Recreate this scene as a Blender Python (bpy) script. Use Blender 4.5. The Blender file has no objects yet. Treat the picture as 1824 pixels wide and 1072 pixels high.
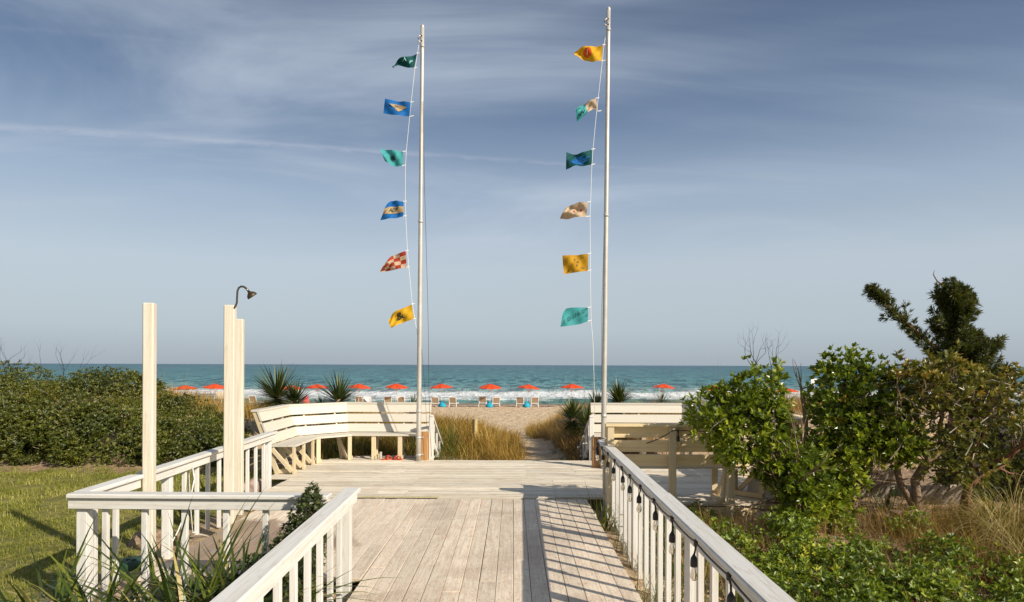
import bpy, math
import numpy as np
from mathutils import Matrix, Vector

sc = bpy.context.scene
C = sc.collection
R = math.radians

# ------------------------------------------------------------------ camera
CAM_Z = 1.9
F_PX = 1200.0            # focal length in pixels of the 1824 px wide photograph
cam_d = bpy.data.cameras.new('camera')
cam_d.sensor_width = 36.0
cam_d.lens = 36.0 * F_PX / 1824.0
cam_d.shift_y = 113.0 / 1824.0
cam_d.shift_x = -2.0 / 1824.0
cam_d.clip_start = 0.05
cam_d.clip_end = 60000.0
cam = bpy.data.objects.new('camera', cam_d)
C.objects.link(cam)
cam.matrix_world = (Matrix.Translation((0, 0, CAM_Z)) @ Matrix.Rotation(R(90), 4, 'X')
                    @ Matrix.Rotation(R(0.19), 4, 'Z'))
sc.camera = cam

# ------------------------------------------------------------------ world
SUN_EL = R(30.5)
SUN_AZ = math.atan2(0.773, -0.635)
world = bpy.data.worlds.new('World')
sc.world = world
world.use_nodes = True
nt = world.node_tree
for n in list(nt.nodes):
    nt.nodes.remove(n)


def N(tree, kind, **kw):
    n = tree.nodes.new(kind)
    for k, v in kw.items():
        setattr(n, k, v)
    return n


def math_node(tree, op, a, b=None, c=None, clamp=False):
    n = tree.nodes.new('ShaderNodeMath')
    n.operation = op
    n.use_clamp = clamp
    for i, v in enumerate((a, b, c)):
        if v is None:
            continue
        if isinstance(v, (int, float)):
            n.inputs[i].default_value = v
        else:
            tree.links.new(v, n.inputs[i])
    return n.outputs[0]


def mix_col(tree, fac, a, b, mode='MIX'):
    n = tree.nodes.new('ShaderNodeMix')
    n.data_type = 'RGBA'
    n.blend_type = mode
    for sock, v in ((n.inputs[0], fac), (n.inputs[6], a), (n.inputs[7], b)):
        if isinstance(v, (int, float)):
            sock.default_value = v
        elif isinstance(v, (tuple, list)):
            sock.default_value = (*v, 1.0) if len(v) == 3 else v
        else:
            tree.links.new(v, sock)
    return n.outputs[2]


def ramp(tree, fac, stops, mode='LINEAR'):
    n = tree.nodes.new('ShaderNodeValToRGB')
    n.color_ramp.interpolation = mode
    els = n.color_ramp.elements
    while len(els) < len(stops):
        els.new(0.5)
    for e, (p, c) in zip(els, stops):
        e.position = p
        if isinstance(c, (int, float)):
            c = (c, c, c)
        e.color = (*c, 1.0)
    tree.links.new(fac, n.inputs[0])
    return n.outputs[0]


def maprange(tree, v, a, b, c=0.0, d=1.0, smooth=True):
    n = tree.nodes.new('ShaderNodeMapRange')
    n.interpolation_type = 'SMOOTHSTEP' if smooth else 'LINEAR'
    n.clamp = True if not smooth else n.clamp
    tree.links.new(v, n.inputs[0])
    for i, x in enumerate((a, b, c, d)):
        n.inputs[i + 1].default_value = x
    return n.outputs[0]


def noise(tree, vec, scale, detail=4.0, rough=0.55, dist=0.0):
    n = tree.nodes.new('ShaderNodeTexNoise')
    n.inputs['Scale'].default_value = scale
    n.inputs['Detail'].default_value = detail
    n.inputs['Roughness'].default_value = rough
    n.inputs['Distortion'].default_value = dist
    if vec is not None:
        tree.links.new(vec, n.inputs['Vector'])
    return n.outputs['Fac']


def mapping(tree, vec, scale=(1, 1, 1), rot=(0, 0, 0), loc=(0, 0, 0)):
    n = tree.nodes.new('ShaderNodeMapping')
    n.inputs['Scale'].default_value = scale
    n.inputs['Rotation'].default_value = rot
    n.inputs['Location'].default_value = loc
    tree.links.new(vec, n.inputs['Vector'])
    return n.outputs[0]


SKY_STRENGTH = 0.075
tc = N(nt, 'ShaderNodeTexCoord')
sep = N(nt, 'ShaderNodeSeparateXYZ')
nt.links.new(tc.outputs['Generated'], sep.inputs[0])
sky = N(nt, 'ShaderNodeTexSky')
sky.sky_type = 'NISHITA'
sky.sun_disc = False
sky.sun_elevation = SUN_EL
sky.sun_rotation = SUN_AZ
sky.altitude = 0
sky.air_density = 1.0
sky.dust_density = 2.2
sky.ozone_density = 1.6
dx, dy, dz = sep.outputs
elev = math_node(nt, 'MAXIMUM', dz, 0.0)
# pale sea haze low in the sky, in every direction
haze_f = ramp(nt, elev, [(0.0, 0.88), (0.06, 0.82), (0.16, 0.72), (0.30, 0.62), (0.45, 0.60), (1.0, 0.58)])
haze_c = ramp(nt, elev, [(0.0, (4.5, 5.2, 5.9)), (0.05, (5.6, 6.5, 7.2)), (0.14, (6.3, 7.2, 8.0)),
                         (0.24, (4.5, 5.6, 7.1)), (0.34, (1.9, 2.75, 4.3)), (0.46, (0.85, 1.35, 2.5)), (1.0, (0.8, 1.2, 2.3))])
col = mix_col(nt, haze_f, sky.outputs[0], haze_c)
# thin cirrus
den = math_node(nt, 'ADD', elev, 0.22)
pxn = math_node(nt, 'DIVIDE', dx, den)
pyn = math_node(nt, 'DIVIDE', dy, den)
comb = N(nt, 'ShaderNodeCombineXYZ')
nt.links.new(pxn, comb.inputs[0])
nt.links.new(pyn, comb.inputs[1])
m1 = mapping(nt, comb.outputs[0], scale=(0.55, 1.5, 1), rot=(0, 0, R(-28)), loc=(1.7, 0.35, 0))
n1 = noise(nt, m1, 1.1, 7, 0.56, 1.1)
m2 = mapping(nt, comb.outputs[0], scale=(0.30, 0.8, 1), rot=(0, 0, R(24)), loc=(4.3, 1.1, 0))
n2 = noise(nt, m2, 1.3, 4, 0.5, 0.6)
wisp = math_node(nt, 'MULTIPLY', maprange(nt, n1, 0.34, 0.78), maprange(nt, n2, 0.28, 0.62))
wisp = math_node(nt, 'MULTIPLY', wisp, maprange(nt, elev, 0.02, 0.22))
wisp = math_node(nt, 'MULTIPLY', wisp, 0.80)
col = mix_col(nt, wisp, col, (5.9, 6.7, 7.8))


# contrails: great circles across the sky, broken by noise
def contrail(nx, ny, nz, width, amount, seed, col):
    l = math.sqrt(nx * nx + ny * ny + nz * nz)
    v = math_node(nt, 'ADD', math_node(nt, 'ADD', math_node(nt, 'MULTIPLY', dx, nx / l), math_node(nt, 'MULTIPLY', dy, ny / l)),
                  math_node(nt, 'MULTIPLY', dz, nz / l))
    mm = mapping(nt, tc.outputs['Generated'], scale=(9, 9, 30), loc=(seed, 0, 0))
    nn = noise(nt, mm, 3.0, 5, 0.6, 0.3)
    v = math_node(nt, 'ADD', v, math_node(nt, 'MULTIPLY', math_node(nt, 'SUBTRACT', nn, 0.5), width * 1.6))
    a = math_node(nt, 'ABSOLUTE', v)
    w = maprange(nt, dx, -0.75, 0.5, width, width * 0.28, False)
    f = math_node(nt, 'SUBTRACT', 1.0, math_node(nt, 'DIVIDE', a, w), clamp=True)
    f = math_node(nt, 'MULTIPLY', f, maprange(nt, nn, 0.3, 0.62, 0.35, 1.0))
    f = math_node(nt, 'MULTIPLY', f, maprange(nt, dx, 0.45, -0.5, 0.03, amount))
    return mix_col(nt, f, col, (7.0, 7.2, 8.0))


col = contrail(0.064, -0.3025, 1.0, 0.0068, 0.30, 1.0, col)
col = contrail(0.078, -0.438, 1.0, 0.005, 0.05, 5.0, col)
bg = N(nt, 'ShaderNodeBackground')
bg.inputs[1].default_value = SKY_STRENGTH
nt.links.new(col, bg.inputs[0])
wo = N(nt, 'ShaderNodeOutputWorld')
nt.links.new(bg.outputs[0], wo.inputs[0])

# ------------------------------------------------------------------ sun
sd = bpy.data.lights.new('sun', 'SUN')
sd.energy = 4.9
sd.angle = R(0.55)
sd.color = (1.0, 0.915, 0.79)
so = bpy.data.objects.new('sun', sd)
C.objects.link(so)
ldir = Vector((-0.773 * math.cos(SUN_EL), 0.635 * math.cos(SUN_EL), -math.sin(SUN_EL)))
so.rotation_euler = ldir.to_track_quat('-Z', 'Y').to_euler()
so.location = (20, -20, 20)

sc.view_settings.view_transform = 'Standard'
sc.view_settings.look = 'None'
sc.view_settings.exposure = 0.30
sc.view_settings.gamma = 1.0
sc.view_settings.use_curve_mapping = False


# ================================================================== helpers
def at(px, py, D):
    """metres for a point seen at a photo pixel, standing D metres ahead"""
    hy = 649.0 + 0.0033 * (px - 914.0)
    return Vector(((px - 914.0) * D / F_PX, D, CAM_Z - (py - hy) * D / F_PX))


def thing(name, label, cat, loc=(0, 0, 0), group=None):
    o = bpy.data.objects.new(name, None)
    o.empty_display_size = 0.2
    C.objects.link(o)
    o.location = loc
    o['label'] = label
    o['category'] = cat
    if group:
        o['group'] = group
    return o


def world_of(o):
    m = Matrix.LocRotScale(o.location, o.rotation_euler, o.scale)
    if o.parent:
        m = world_of(o.parent) @ m
    return m


def put(name, me, mat=None, parent=None, M=None):
    """link a mesh as one object; M is its world matrix"""
    o = bpy.data.objects.new(name, me)
    C.objects.link(o)
    if mat is not None and len(me.materials) == 0:
        me.materials.append(mat)
    M = M or Matrix.Identity(4)
    if parent is not None:
        o.parent = parent
        M = world_of(parent).inverted() @ M
    o.location, q, o.scale = M.decompose()
    o.rotation_euler = q.to_euler()
    return o


def tag(o, label=None, cat=None, group=None, kind=None):
    for k, v in (('label', label), ('category', cat), ('group', group), ('kind', kind)):
        if v:
            o[k] = v
    return o


def copy_tree(o, parent=None):
    c = o.copy()
    C.objects.link(c)
    c.parent = parent
    for ch in list(o.children):
        copy_tree(ch, c)
    return c


def np_mesh(name, V, F, tint=None, smooth=False):
    V = np.asarray(V, dtype=np.float32)
    F = np.asarray(F, dtype=np.int32)
    me = bpy.data.meshes.new(name)
    k = F.shape[1]
    me.vertices.add(len(V))
    me.vertices.foreach_set('co', V.ravel())
    me.loops.add(F.size)
    me.loops.foreach_set('vertex_index', F.ravel())
    me.polygons.add(len(F))
    me.polygons.foreach_set('loop_start', np.arange(0, F.size, k, dtype=np.int32))
    me.update(calc_edges=True)
    if tint is not None:
        a = me.attributes.new('tint', 'FLOAT', 'FACE')
        a.data.foreach_set('value', np.asarray(tint, dtype=np.float32))
    me.polygons.foreach_set('use_smooth', np.full(len(F), smooth, dtype=bool))
    me.update()
    return me


class MB:
    """collects triangles for one mesh"""

    def __init__(self):
        self.V, self.F, self.T, self.n = [], [], [], 0

    def add(self, V, F, tint=None):
        V = np.asarray(V, dtype=np.float32).reshape(-1, 3)
        F = np.asarray(F, dtype=np.int32)
        if F.shape[1] == 4:
            F = np.concatenate([F[:, [0, 1, 2]], F[:, [0, 2, 3]]])
            if tint is not None and np.ndim(tint):
                tint = np.concatenate([tint, tint])
        self.V.append(V)
        self.F.append(F + self.n)
        if tint is None:
            tint = 0.5
        self.T.append(np.broadcast_to(np.asarray(tint, dtype=np.float32), (len(F),)))
        self.n += len(V)
        return self

    def build(self, name, mat, parent=None, smooth=False, M=None):
        me = np_mesh(name, np.concatenate(self.V), np.concatenate(self.F), np.concatenate(self.T), smooth)
        return put(name, me, mat, parent, M)


def chamfer_box(L, W, H, b):
    """box centred on the origin with chamfered edges (44 triangles)"""
    h = np.array([L, W, H]) / 2.0
    b = min(b, h.min() * 0.45)
    idx, V = {}, []
    for sx in (-1, 1):
        for sy in (-1, 1):
            for sz in (-1, 1):
                s = np.array([sx, sy, sz])
                for a in range(3):
                    p = s * (h - b)
                    p[a] = s[a] * h[a]
                    idx[(sx, sy, sz, a)] = len(V)
                    V.append(p)
    F = []

    def key(d, a):
        return idx[(d[0], d[1], d[2], a)]

    for a in range(3):
        o1, o2 = [i for i in range(3) if i != a]
        for s in (-1, 1):
            q = []
            for u, v in ((-1, -1), (1, -1), (1, 1), (-1, 1)):
                d = {a: s, o1: u, o2: v}
                q.append(key(d, a))
            F.append(q)
    for c in range(3):
        a, b2 = [i for i in range(3) if i != c]
        for u in (-1, 1):
            for v in (-1, 1):
                d0 = {c: -1, a: u, b2: v}
                d1 = {c: 1, a: u, b2: v}
                F.append([key(d0, a), key(d1, a), key(d1, b2), key(d0, b2)])
    for sx in (-1, 1):
        for sy in (-1, 1):
            for sz in (-1, 1):
                d = (sx, sy, sz)
                F.append([idx[(*d, 0)], idx[(*d, 1)], idx[(*d, 2)]])
    V = np.array(V)
    out = []
    for f in F:
        p = V[f]
        n = np.cross(p[1] - p[0], p[2] - p[0])
        if np.dot(n, p.mean(0)) < 0:
            f = f[::-1]
        out.append(f)
    return V.tolist(), out


_box_cache = {}


def box_mesh(L, W, H, b=0.004):
    k = (round(L, 3), round(W, 3), round(H, 3), b)
    if k not in _box_cache:
        V, F = chamfer_box(L, W, H, b)
        me = bpy.data.meshes.new('board')
        me.from_pydata(V, [], F)
        _box_cache[k] = me
    return _box_cache[k]


def frame(p0, p1, up=(0, 0, 1)):
    """matrix whose X runs p0 -> p1, centred between them, Z as near up as possible"""
    p0, p1 = Vector(p0), Vector(p1)
    x = (p1 - p0).normalized()
    z = Vector(up)
    z = (z - x * z.dot(x)).normalized()
    y = z.cross(x)
    M = Matrix((x, y, z)).transposed().to_4x4()
    M.translation = (p0 + p1) / 2
    return M


def board(name, p0, p1, w, h, mat, parent=None, up=(0, 0, 1), b=0.004):
    L = (Vector(p1) - Vector(p0)).length
    src = box_mesh(L, w, h, b)
    me = src if (len(src.materials) == 0 or src.materials[0] == mat) else None
    if me is None:
        kk = (src.name, mat.name)
        if kk not in _box_cache:
            m2 = src.copy()
            m2.materials.clear()
            _box_cache[kk] = m2
        me = _box_cache[kk]
    return put(name, me, mat, parent, frame(p0, p1, up))


def hexa(name, pts, mat, parent=None):
    """eight corner points (A B C D, then the same four on the other face); local X along A->B"""
    P = [Vector(p) for p in pts]
    ctr = sum(P, Vector()) / 8
    M = frame(P[0], P[1], (P[3] - P[0]))
    M.translation = ctr
    Mi = M.inverted()
    V = [tuple(Mi @ p) for p in P]
    F = [(0, 1, 2, 3), (7, 6, 5, 4), (0, 4, 5, 1), (1, 5, 6, 2), (2, 6, 7, 3), (3, 7, 4, 0)]
    me = bpy.data.meshes.new(name)
    me.from_pydata(V, [], F)
    import bmesh
    bm = bmesh.new()
    bm.from_mesh(me)
    bmesh.ops.recalc_face_normals(bm, faces=bm.faces)
    bm.to_mesh(me)
    bm.free()
    return put(name, me, mat, parent, M)


def tube(points, radii, sides=6, cap=True):
    P = np.array([list(p) for p in points], dtype=float)
    n = len(P)
    rr = np.broadcast_to(np.asarray(radii, dtype=float), (n,))
    T = np.gradient(P, axis=0) if n > 2 else np.repeat((P[1] - P[0])[None], 2, 0)
    T /= np.linalg.norm(T, axis=1)[:, None] + 1e-9
    ref = np.array([0, 0, 1.0]) if abs(T[:, 2]).mean() < 0.8 else np.array([1.0, 0, 0])
    U = np.cross(T, ref)
    U /= np.linalg.norm(U, axis=1)[:, None] + 1e-9
    W = np.cross(T, U)
    ang = np.linspace(0, 2 * np.pi, sides, endpoint=False)
    V = (P[:, None] + rr[:, None, None] * (np.cos(ang)[None, :, None] * U[:, None] + np.sin(ang)[None, :, None] * W[:, None])).reshape(-1, 3)
    F = []
    for i in range(n - 1):
        for j in range(sides):
            a, b = i * sides + j, i * sides + (j + 1) % sides
            F.append((a, b, b + sides, a + sides))
    F = np.array(F)
    F = np.concatenate([F[:, [0, 1, 2]], F[:, [0, 2, 3]]])
    if cap:
        V = np.concatenate([V, P[[0]], P[[-1]]])
        e = [(n * sides, (j + 1) % sides, j) for j in range(sides)]
        e += [(n * sides + 1, (n - 1) * sides + j, (n - 1) * sides + (j + 1) % sides) for j in range(sides)]
        F = np.concatenate([F, np.array(e)])
    return V, F


def lathe(profile, sides=16, M=None):
    pr = np.array(profile, dtype=float)
    ang = np.linspace(0, 2 * np.pi, sides, endpoint=False)
    V = np.stack([pr[:, 0, None] * np.cos(ang), pr[:, 0, None] * np.sin(ang), np.repeat(pr[:, 1, None], sides, 1)], -1).reshape(-1, 3)
    F = []
    for i in range(len(pr) - 1):
        for j in range(sides):
            a, b = i * sides + j, i * sides + (j + 1) % sides
            F.append((a, b, b + sides, a + sides))
    F = np.array(F)
    if M is not None:
        m = np.array(M)
        V = V @ m[:3, :3].T + m[:3, 3]
    return V, F


# ================================================================== materials
def new_mat(name):
    m = bpy.data.materials.new(name)
    m.use_nodes = True
    t = m.node_tree
    bs = t.nodes['Principled BSDF']
    return m, t, bs


def setin(bs, name, v):
    s = bs.inputs[name]
    if isinstance(v, (tuple, list)):
        s.default_value = (*v, 1.0) if len(v) == 3 else v
    else:
        s.default_value = v


def bump(t, bs, h, strength=0.3, dist=0.01):
    b = t.nodes.new('ShaderNodeBump')
    b.inputs['Strength'].default_value = strength
    b.inputs['Distance'].default_value = dist
    t.links.new(h, b.inputs['Height'])
    t.links.new(b.outputs[0], bs.inputs['Normal'])


def wood(name, base, dark, bare, bare_amt=0.15, rough=0.6, vary=0.10, grain=1.0, speck=0.0, wet=None, blotch=0.0):
    """painted or bare boards: grain runs along local X, tone varies from board to board"""
    m, t, bs = new_mat(name)
    co = N(t, 'ShaderNodeTexCoord').outputs['Object']
    oi = N(t, 'ShaderNodeObjectInfo').outputs['Random']
    off = N(t, 'ShaderNodeVectorMath', operation='ADD')
    sc_ = N(t, 'ShaderNodeCombineXYZ')
    t.links.new(math_node(t, 'MULTIPLY', oi, 37.0), sc_.inputs[0])
    t.links.new(math_node(t, 'MULTIPLY', oi, 91.0), sc_.inputs[1])
    t.links.new(co, off.inputs[0])
    t.links.new(sc_.outputs[0], off.inputs[1])
    v = off.outputs[0]
    g1 = noise(t, mapping(t, v, (1.6, 48, 48)), 1.0, 5, 0.6, 0.4)
    g2 = noise(t, mapping(t, v, (0.9, 13, 13)), 1.0, 4, 0.6, 0.8)
    g3 = noise(t, mapping(t, v, (5, 22, 22)), 1.0, 6, 0.7, 0.2)
    c = mix_col(t, math_node(t, 'MULTIPLY', maprange(t, g1, 0.42, 0.75), 0.55 * grain), base, dark)
    c = mix_col(t, math_node(t, 'MULTIPLY', maprange(t, g2, 0.5, 0.8), 0.35 * grain), c, dark)
    c = mix_col(t, math_node(t, 'MULTIPLY', maprange(t, g3, 0.62 - bare_amt * 0.6, 0.78 - bare_amt * 0.4), min(1.0, bare_amt * 3)), c, bare)
    if speck:
        g4 = noise(t, mapping(t, v, (30, 75, 75)), 1.0, 5, 0.75, 0.0)
        c = mix_col(t, math_node(t, 'MULTIPLY', maprange(t, g4, 0.545, 0.62), speck), c, dark)
    if wet:
        geo = N(t, 'ShaderNodeNewGeometry').outputs['Position']
        d = N(t, 'ShaderNodeVectorMath', operation='DISTANCE')
        t.links.new(geo, d.inputs[0])
        d.inputs[1].default_value = wet
        wn = noise(t, mapping(t, geo, (1.2, 0.8, 1)), 1.6, 4, 0.6, 0.5)
        wd = math_node(t, 'ADD', d.outputs['Value'], math_node(t, 'MULTIPLY', math_node(t, 'SUBTRACT', wn, 0.5), 1.8))
        wf = maprange(t, wd, 0.85, 1.25, 1.0, 0.0)
        c = mix_col(t, math_node(t, 'MULTIPLY', wf, 0.72), c, (0.16, 0.080, 0.032))
        pud = maprange(t, wd, 0.2, 0.35, 1.0, 0.0)
        rgh = mix_col(t, wf, (rough,) * 3, (0.5,) * 3)
        rgh = mix_col(t, pud, rgh, (0.05,) * 3)
        t.links.new(rgh, bs.inputs['Roughness'])
    if blotch:
        geo_ = N(t, 'ShaderNodeNewGeometry').outputs['Position']
        bn = noise(t, geo_, 1.1, 5, 0.62, 0.6)
        c = mix_col(t, math_node(t, 'MULTIPLY', maprange(t, bn, 0.46, 0.66), blotch), c, dark)
        bn2 = noise(t, geo_, 3.3, 4, 0.6, 0.3)
        c = mix_col(t, math_node(t, 'MULTIPLY', maprange(t, bn2, 0.56, 0.70), blotch * 0.9), c, bare)
    hs = t.nodes.new('ShaderNodeHueSaturation')
    t.links.new(c, hs.inputs['Color'])
    t.links.new(math_node(t, 'ADD', math_node(t, 'MULTIPLY', math_node(t, 'SUBTRACT', oi, 0.5), vary * 2), 1.0), hs.inputs['Value'])
    t.links.new(hs.outputs[0], bs.inputs['Base Color'])
    if not wet:
        setin(bs, 'Roughness', rough)
    bump(t, bs, g1, 0.35, 0.004)
    return m


M_rail = wood('rail_paint', (0.67, 0.65, 0.60), (0.47, 0.42, 0.33), (0.34, 0.27, 0.18), 0.14, 0.5, 0.07, 1.1)
M_post = wood('post_paint', (0.66, 0.605, 0.49), (0.48, 0.40, 0.26), (0.38, 0.29, 0.16), 0.12, 0.55, 0.05, 1.1)
M_bench = wood('bench_paint', (0.57, 0.53, 0.44), (0.46, 0.39, 0.28), (0.42, 0.33, 0.20), 0.07, 0.55, 0.05, 0.6)
M_leg = wood('bench_leg_paint', (0.60, 0.49, 0.31), (0.42, 0.33, 0.20), (0.35, 0.26, 0.14), 0.12, 0.6, 0.12, 0.9)
M_back = wood('bare_back_boards', (0.80, 0.64, 0.37), (0.42, 0.34, 0.20), (0.36, 0.28, 0.16), 0.10, 0.6, 0.10, 0.8)
M_plat = wood('platform_boards', (0.70, 0.635, 0.51), (0.46, 0.34, 0.20), (0.36, 0.25, 0.13), 0.20, 0.65, 0.16, 1.3, blotch=0.22)
M_walk = wood('walkway_boards', (0.74, 0.635, 0.49), (0.36, 0.26, 0.18), (0.58, 0.43, 0.30), 0.25, 0.65, 0.10, 0.9, speck=0.70, blotch=0.36)
M_shower = wood('shower_boards', (0.74, 0.635, 0.49), (0.36, 0.26, 0.18), (0.58, 0.43, 0.30), 0.25, 0.65, 0.10, 0.9, speck=0.65, wet=(-3.05, 7.3, 0))
M_brownpost = wood('treated_post', (0.42, 0.22, 0.08), (0.26, 0.12, 0.04), (0.5, 0.3, 0.12), 0.15, 0.6, 0.05, 1.0)
M_tanpost = wood('weathered_post', (0.50, 0.38, 0.16), (0.22, 0.15, 0.06), (0.16, 0.10, 0.05), 0.2, 0.7, 0.05, 1.0)
M_slat = wood('weathered_slat', (0.58, 0.48, 0.38), (0.26, 0.20, 0.15), (0.18, 0.14, 0.11), 0.2, 0.8, 0.15, 1.0)


def plain(name, col, rough=0.5, metal=0.0, vary=0.0, scale=20.0, bump_s=0.0):
    m, t, bs = new_mat(name)
    if vary or bump_s:
        co = N(t, 'ShaderNodeTexCoord').outputs['Object']
        nn = noise(t, co, scale, 5, 0.6)
        d = tuple(x * (1 - vary) for x in col)
        t.links.new(mix_col(t, maprange(t, nn, 0.35, 0.65), col, d), bs.inputs['Base Color'])
        if bump_s:
            bump(t, bs, nn, bump_s, 0.01)
    else:
        setin(bs, 'Base Color', col)
    setin(bs, 'Roughness', rough)
    setin(bs, 'Metallic', metal)
    return m


def fabric(name, col, trans=0.35, rough=0.8):
    m, t, bs = new_mat(name)
    co = N(t, 'ShaderNodeTexCoord').outputs['Object']
    nn = noise(t, co, 9.0, 4, 0.6)
    c = mix_col(t, maprange(t, nn, 0.3, 0.7), col, tuple(x * 0.82 for x in col))
    t.links.new(c, bs.inputs['Base Color'])
    setin(bs, 'Roughness', rough)
    tr = N(t, 'ShaderNodeBsdfTranslucent')
    t.links.new(c, tr.inputs[0])
    mx = N(t, 'ShaderNodeMixShader')
    mx.inputs[0].default_value = trans
    t.links.new(bs.outputs[0], mx.inputs[1])
    t.links.new(tr.outputs[0], mx.inputs[2])
    t.links.new(mx.outputs[0], t.nodes['Material Output'].inputs[0])
    return m


def leaf_mat(name, stops, trans=0.3, rough=0.42):
    """foliage: each leaf takes its own colour from its tint"""
    m, t, bs = new_mat(name)
    a = N(t, 'ShaderNodeAttribute', attribute_name='tint')
    c = ramp(t, a.outputs['Fac'], stops)
    t.links.new(c, bs.inputs['Base Color'])
    setin(bs, 'Roughness', rough)
    tr = N(t, 'ShaderNodeBsdfTranslucent')
    t.links.new(mix_col(t, 0.5, c, (0.22, 0.26, 0.03), 'ADD'), tr.inputs[0])
    mx = N(t, 'ShaderNodeMixShader')
    mx.inputs[0].default_value = trans
    t.links.new(bs.outputs[0], mx.inputs[1])
    t.links.new(tr.outputs[0], mx.inputs[2])
    t.links.new(mx.outputs[0], t.nodes['Material Output'].inputs[0])
    return m


L_hedge = leaf_mat('hedge_leaf', [(0, (0.012, 0.020, 0.003)), (0.35, (0.048, 0.062, 0.006)), (0.72, (0.125, 0.138, 0.013)), (1, (0.25, 0.20, 0.03))], 0.2, 0.5)
L_green = leaf_mat('glossy_leaf', [(0, (0.014, 0.028, 0.003)), (0.30, (0.055, 0.090, 0.006)), (0.62, (0.16, 0.215, 0.010)), (1, (0.46, 0.46, 0.04))], 0.32, 0.30)
L_brown = leaf_mat('bronze_leaf', [(0, (0.030, 0.036, 0.006)), (0.42, (0.12, 0.125, 0.014)), (0.78, (0.30, 0.23, 0.030)), (1, (0.52, 0.24, 0.04))], 0.22, 0.4)
L_juniper = leaf_mat('juniper_needle', [(0, (0.014, 0.022, 0.004)), (0.5, (0.052, 0.068, 0.010)), (1, (0.17, 0.15, 0.022))], 0.15, 0.55)
L_cover = leaf_mat('rose_leaf', [(0, (0.012, 0.028, 0.003)), (0.36, (0.075, 0.12, 0.007)), (0.72, (0.21, 0.28, 0.013)), (1, (0.58, 0.52, 0.05))], 0.3, 0.45)
L_box = leaf_mat('boxwood_leaf', [(0, (0.018, 0.032, 0.010)), (0.6, (0.050, 0.070, 0.015)), (1, (0.14, 0.13, 0.03))], 0.2, 0.45)
L_yucca = leaf_mat('yucca_blade', [(0, (0.020, 0.032, 0.010)), (0.55, (0.060, 0.082, 0.016)), (0.85, (0.17, 0.18, 0.03)), (1, (0.34, 0.27, 0.08))], 0.15, 0.45)
L_strap = leaf_mat('strap_blade', [(0, (0.016, 0.032, 0.005)), (0.5, (0.060, 0.092, 0.010)), (0.82, (0.17, 0.19, 0.02)), (1, (0.50, 0.38, 0.13))], 0.3, 0.35)
L_tan = leaf_mat('dry_grass', [(0, (0.07, 0.040, 0.008)), (0.4, (0.29, 0.165, 0.025)), (0.75, (0.52, 0.33, 0.065)), (1, (0.80, 0.60, 0.26))], 0.3, 0.7)
L_tan2 = leaf_mat('rust_grass', [(0, (0.09, 0.045, 0.018)), (0.5, (0.25, 0.135, 0.04)), (0.85, (0.42, 0.26, 0.075)), (1, (0.28, 0.26, 0.05))], 0.25, 0.7)
L_lawn = leaf_mat('lawn_blade', [(0, (0.06, 0.08, 0.006)), (0.35, (0.15, 0.165, 0.013)), (0.62, (0.28, 0.285, 0.04)), (1, (0.60, 0.51, 0.18))], 0.3, 0.7)
L_curl = leaf_mat('curly_grass', [(0, (0.09, 0.075, 0.015)), (0.5, (0.30, 0.24, 0.06)), (1, (0.62, 0.50, 0.22))], 0.25, 0.6)
M_bark = plain('bark', (0.30, 0.20, 0.12), 0.85, 0, 0.5, 25, 0.6)
M_redbark = plain('red_bark', (0.20, 0.085, 0.04), 0.85, 0, 0.5, 25, 0.6)
M_twig_shade = plain('twig', (0.028, 0.021, 0.012), 0.85, 0, 0.4, 20)  # twigs, kept near black so the crown cores read as shade
M_greytwig = plain('grey_twig', (0.38, 0.31, 0.24), 0.85, 0, 0.4, 20)
M_black = plain('black_rubber', (0.012, 0.012, 0.012), 0.45)
M_metal = plain('pole_metal', (0.54, 0.51, 0.45), 0.45, 0.3, 0.15, 3)
M_pipe = plain('shower_steel', (0.20, 0.17, 0.13), 0.3, 0.9, 0.3, 30)
M_head = plain('shower_bronze', (0.12, 0.085, 0.05), 0.5, 0.7, 0.5, 60, 0.3)
M_rope = plain('white_rope', (0.85, 0.83, 0.78), 0.8)
M_darkrope = plain('dark_rope', (0.03, 0.03, 0.03), 0.8)
M_conc = plain('concrete', (0.55, 0.50, 0.42), 0.9, 0, 0.3, 9, 0.4)
M_rock = plain('rock', (0.45, 0.31, 0.24), 0.9, 0, 0.45, 9, 0.7)
M_lid = plain('green_lid', (0.015, 0.055, 0.025), 0.5)
M_orange = fabric('parasol_orange', (0.78, 0.085, 0.015), 0.25)
M_white = plain('white_resin', (0.80, 0.78, 0.74), 0.45)
M_sling = fabric('sling_tan', (0.42, 0.30, 0.19), 0.1)
M_blue = fabric('bag_blue', (0.02, 0.36, 0.52), 0.1)
M_towel = fabric('towel_white', (0.80, 0.77, 0.74), 0.1)
M_pink = fabric('pink_cloth', (0.75, 0.12, 0.13), 0.1)
M_sandal = plain('red_rubber', (0.42, 0.06, 0.02), 0.5)
M_skin = plain('skin', (0.34, 0.19, 0.12), 0.6)
M_panel = plain('sign_panel', (0.72, 0.62, 0.48), 0.6, 0, 0.15, 5)
M_bluepanel = plain('blue_panel', (0.03, 0.18, 0.50), 0.5)
mg, tg, bg_ = new_mat('clear_glass')
setin(bg_, 'Base Color', (1, 0.97, 0.9))
setin(bg_, 'Roughness', 0.02)
setin(bg_, 'Transmission Weight', 1.0)
setin(bg_, 'IOR', 1.3)
M_glass = mg
M_filament = plain('filament', (0.55, 0.36, 0.14), 0.4, 0.6)


# ================================================================== ground
def sst(a, b, t):
    t = np.clip((t - a) / (b - a), 0, 1)
    return t * t * (3 - 2 * t)


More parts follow.
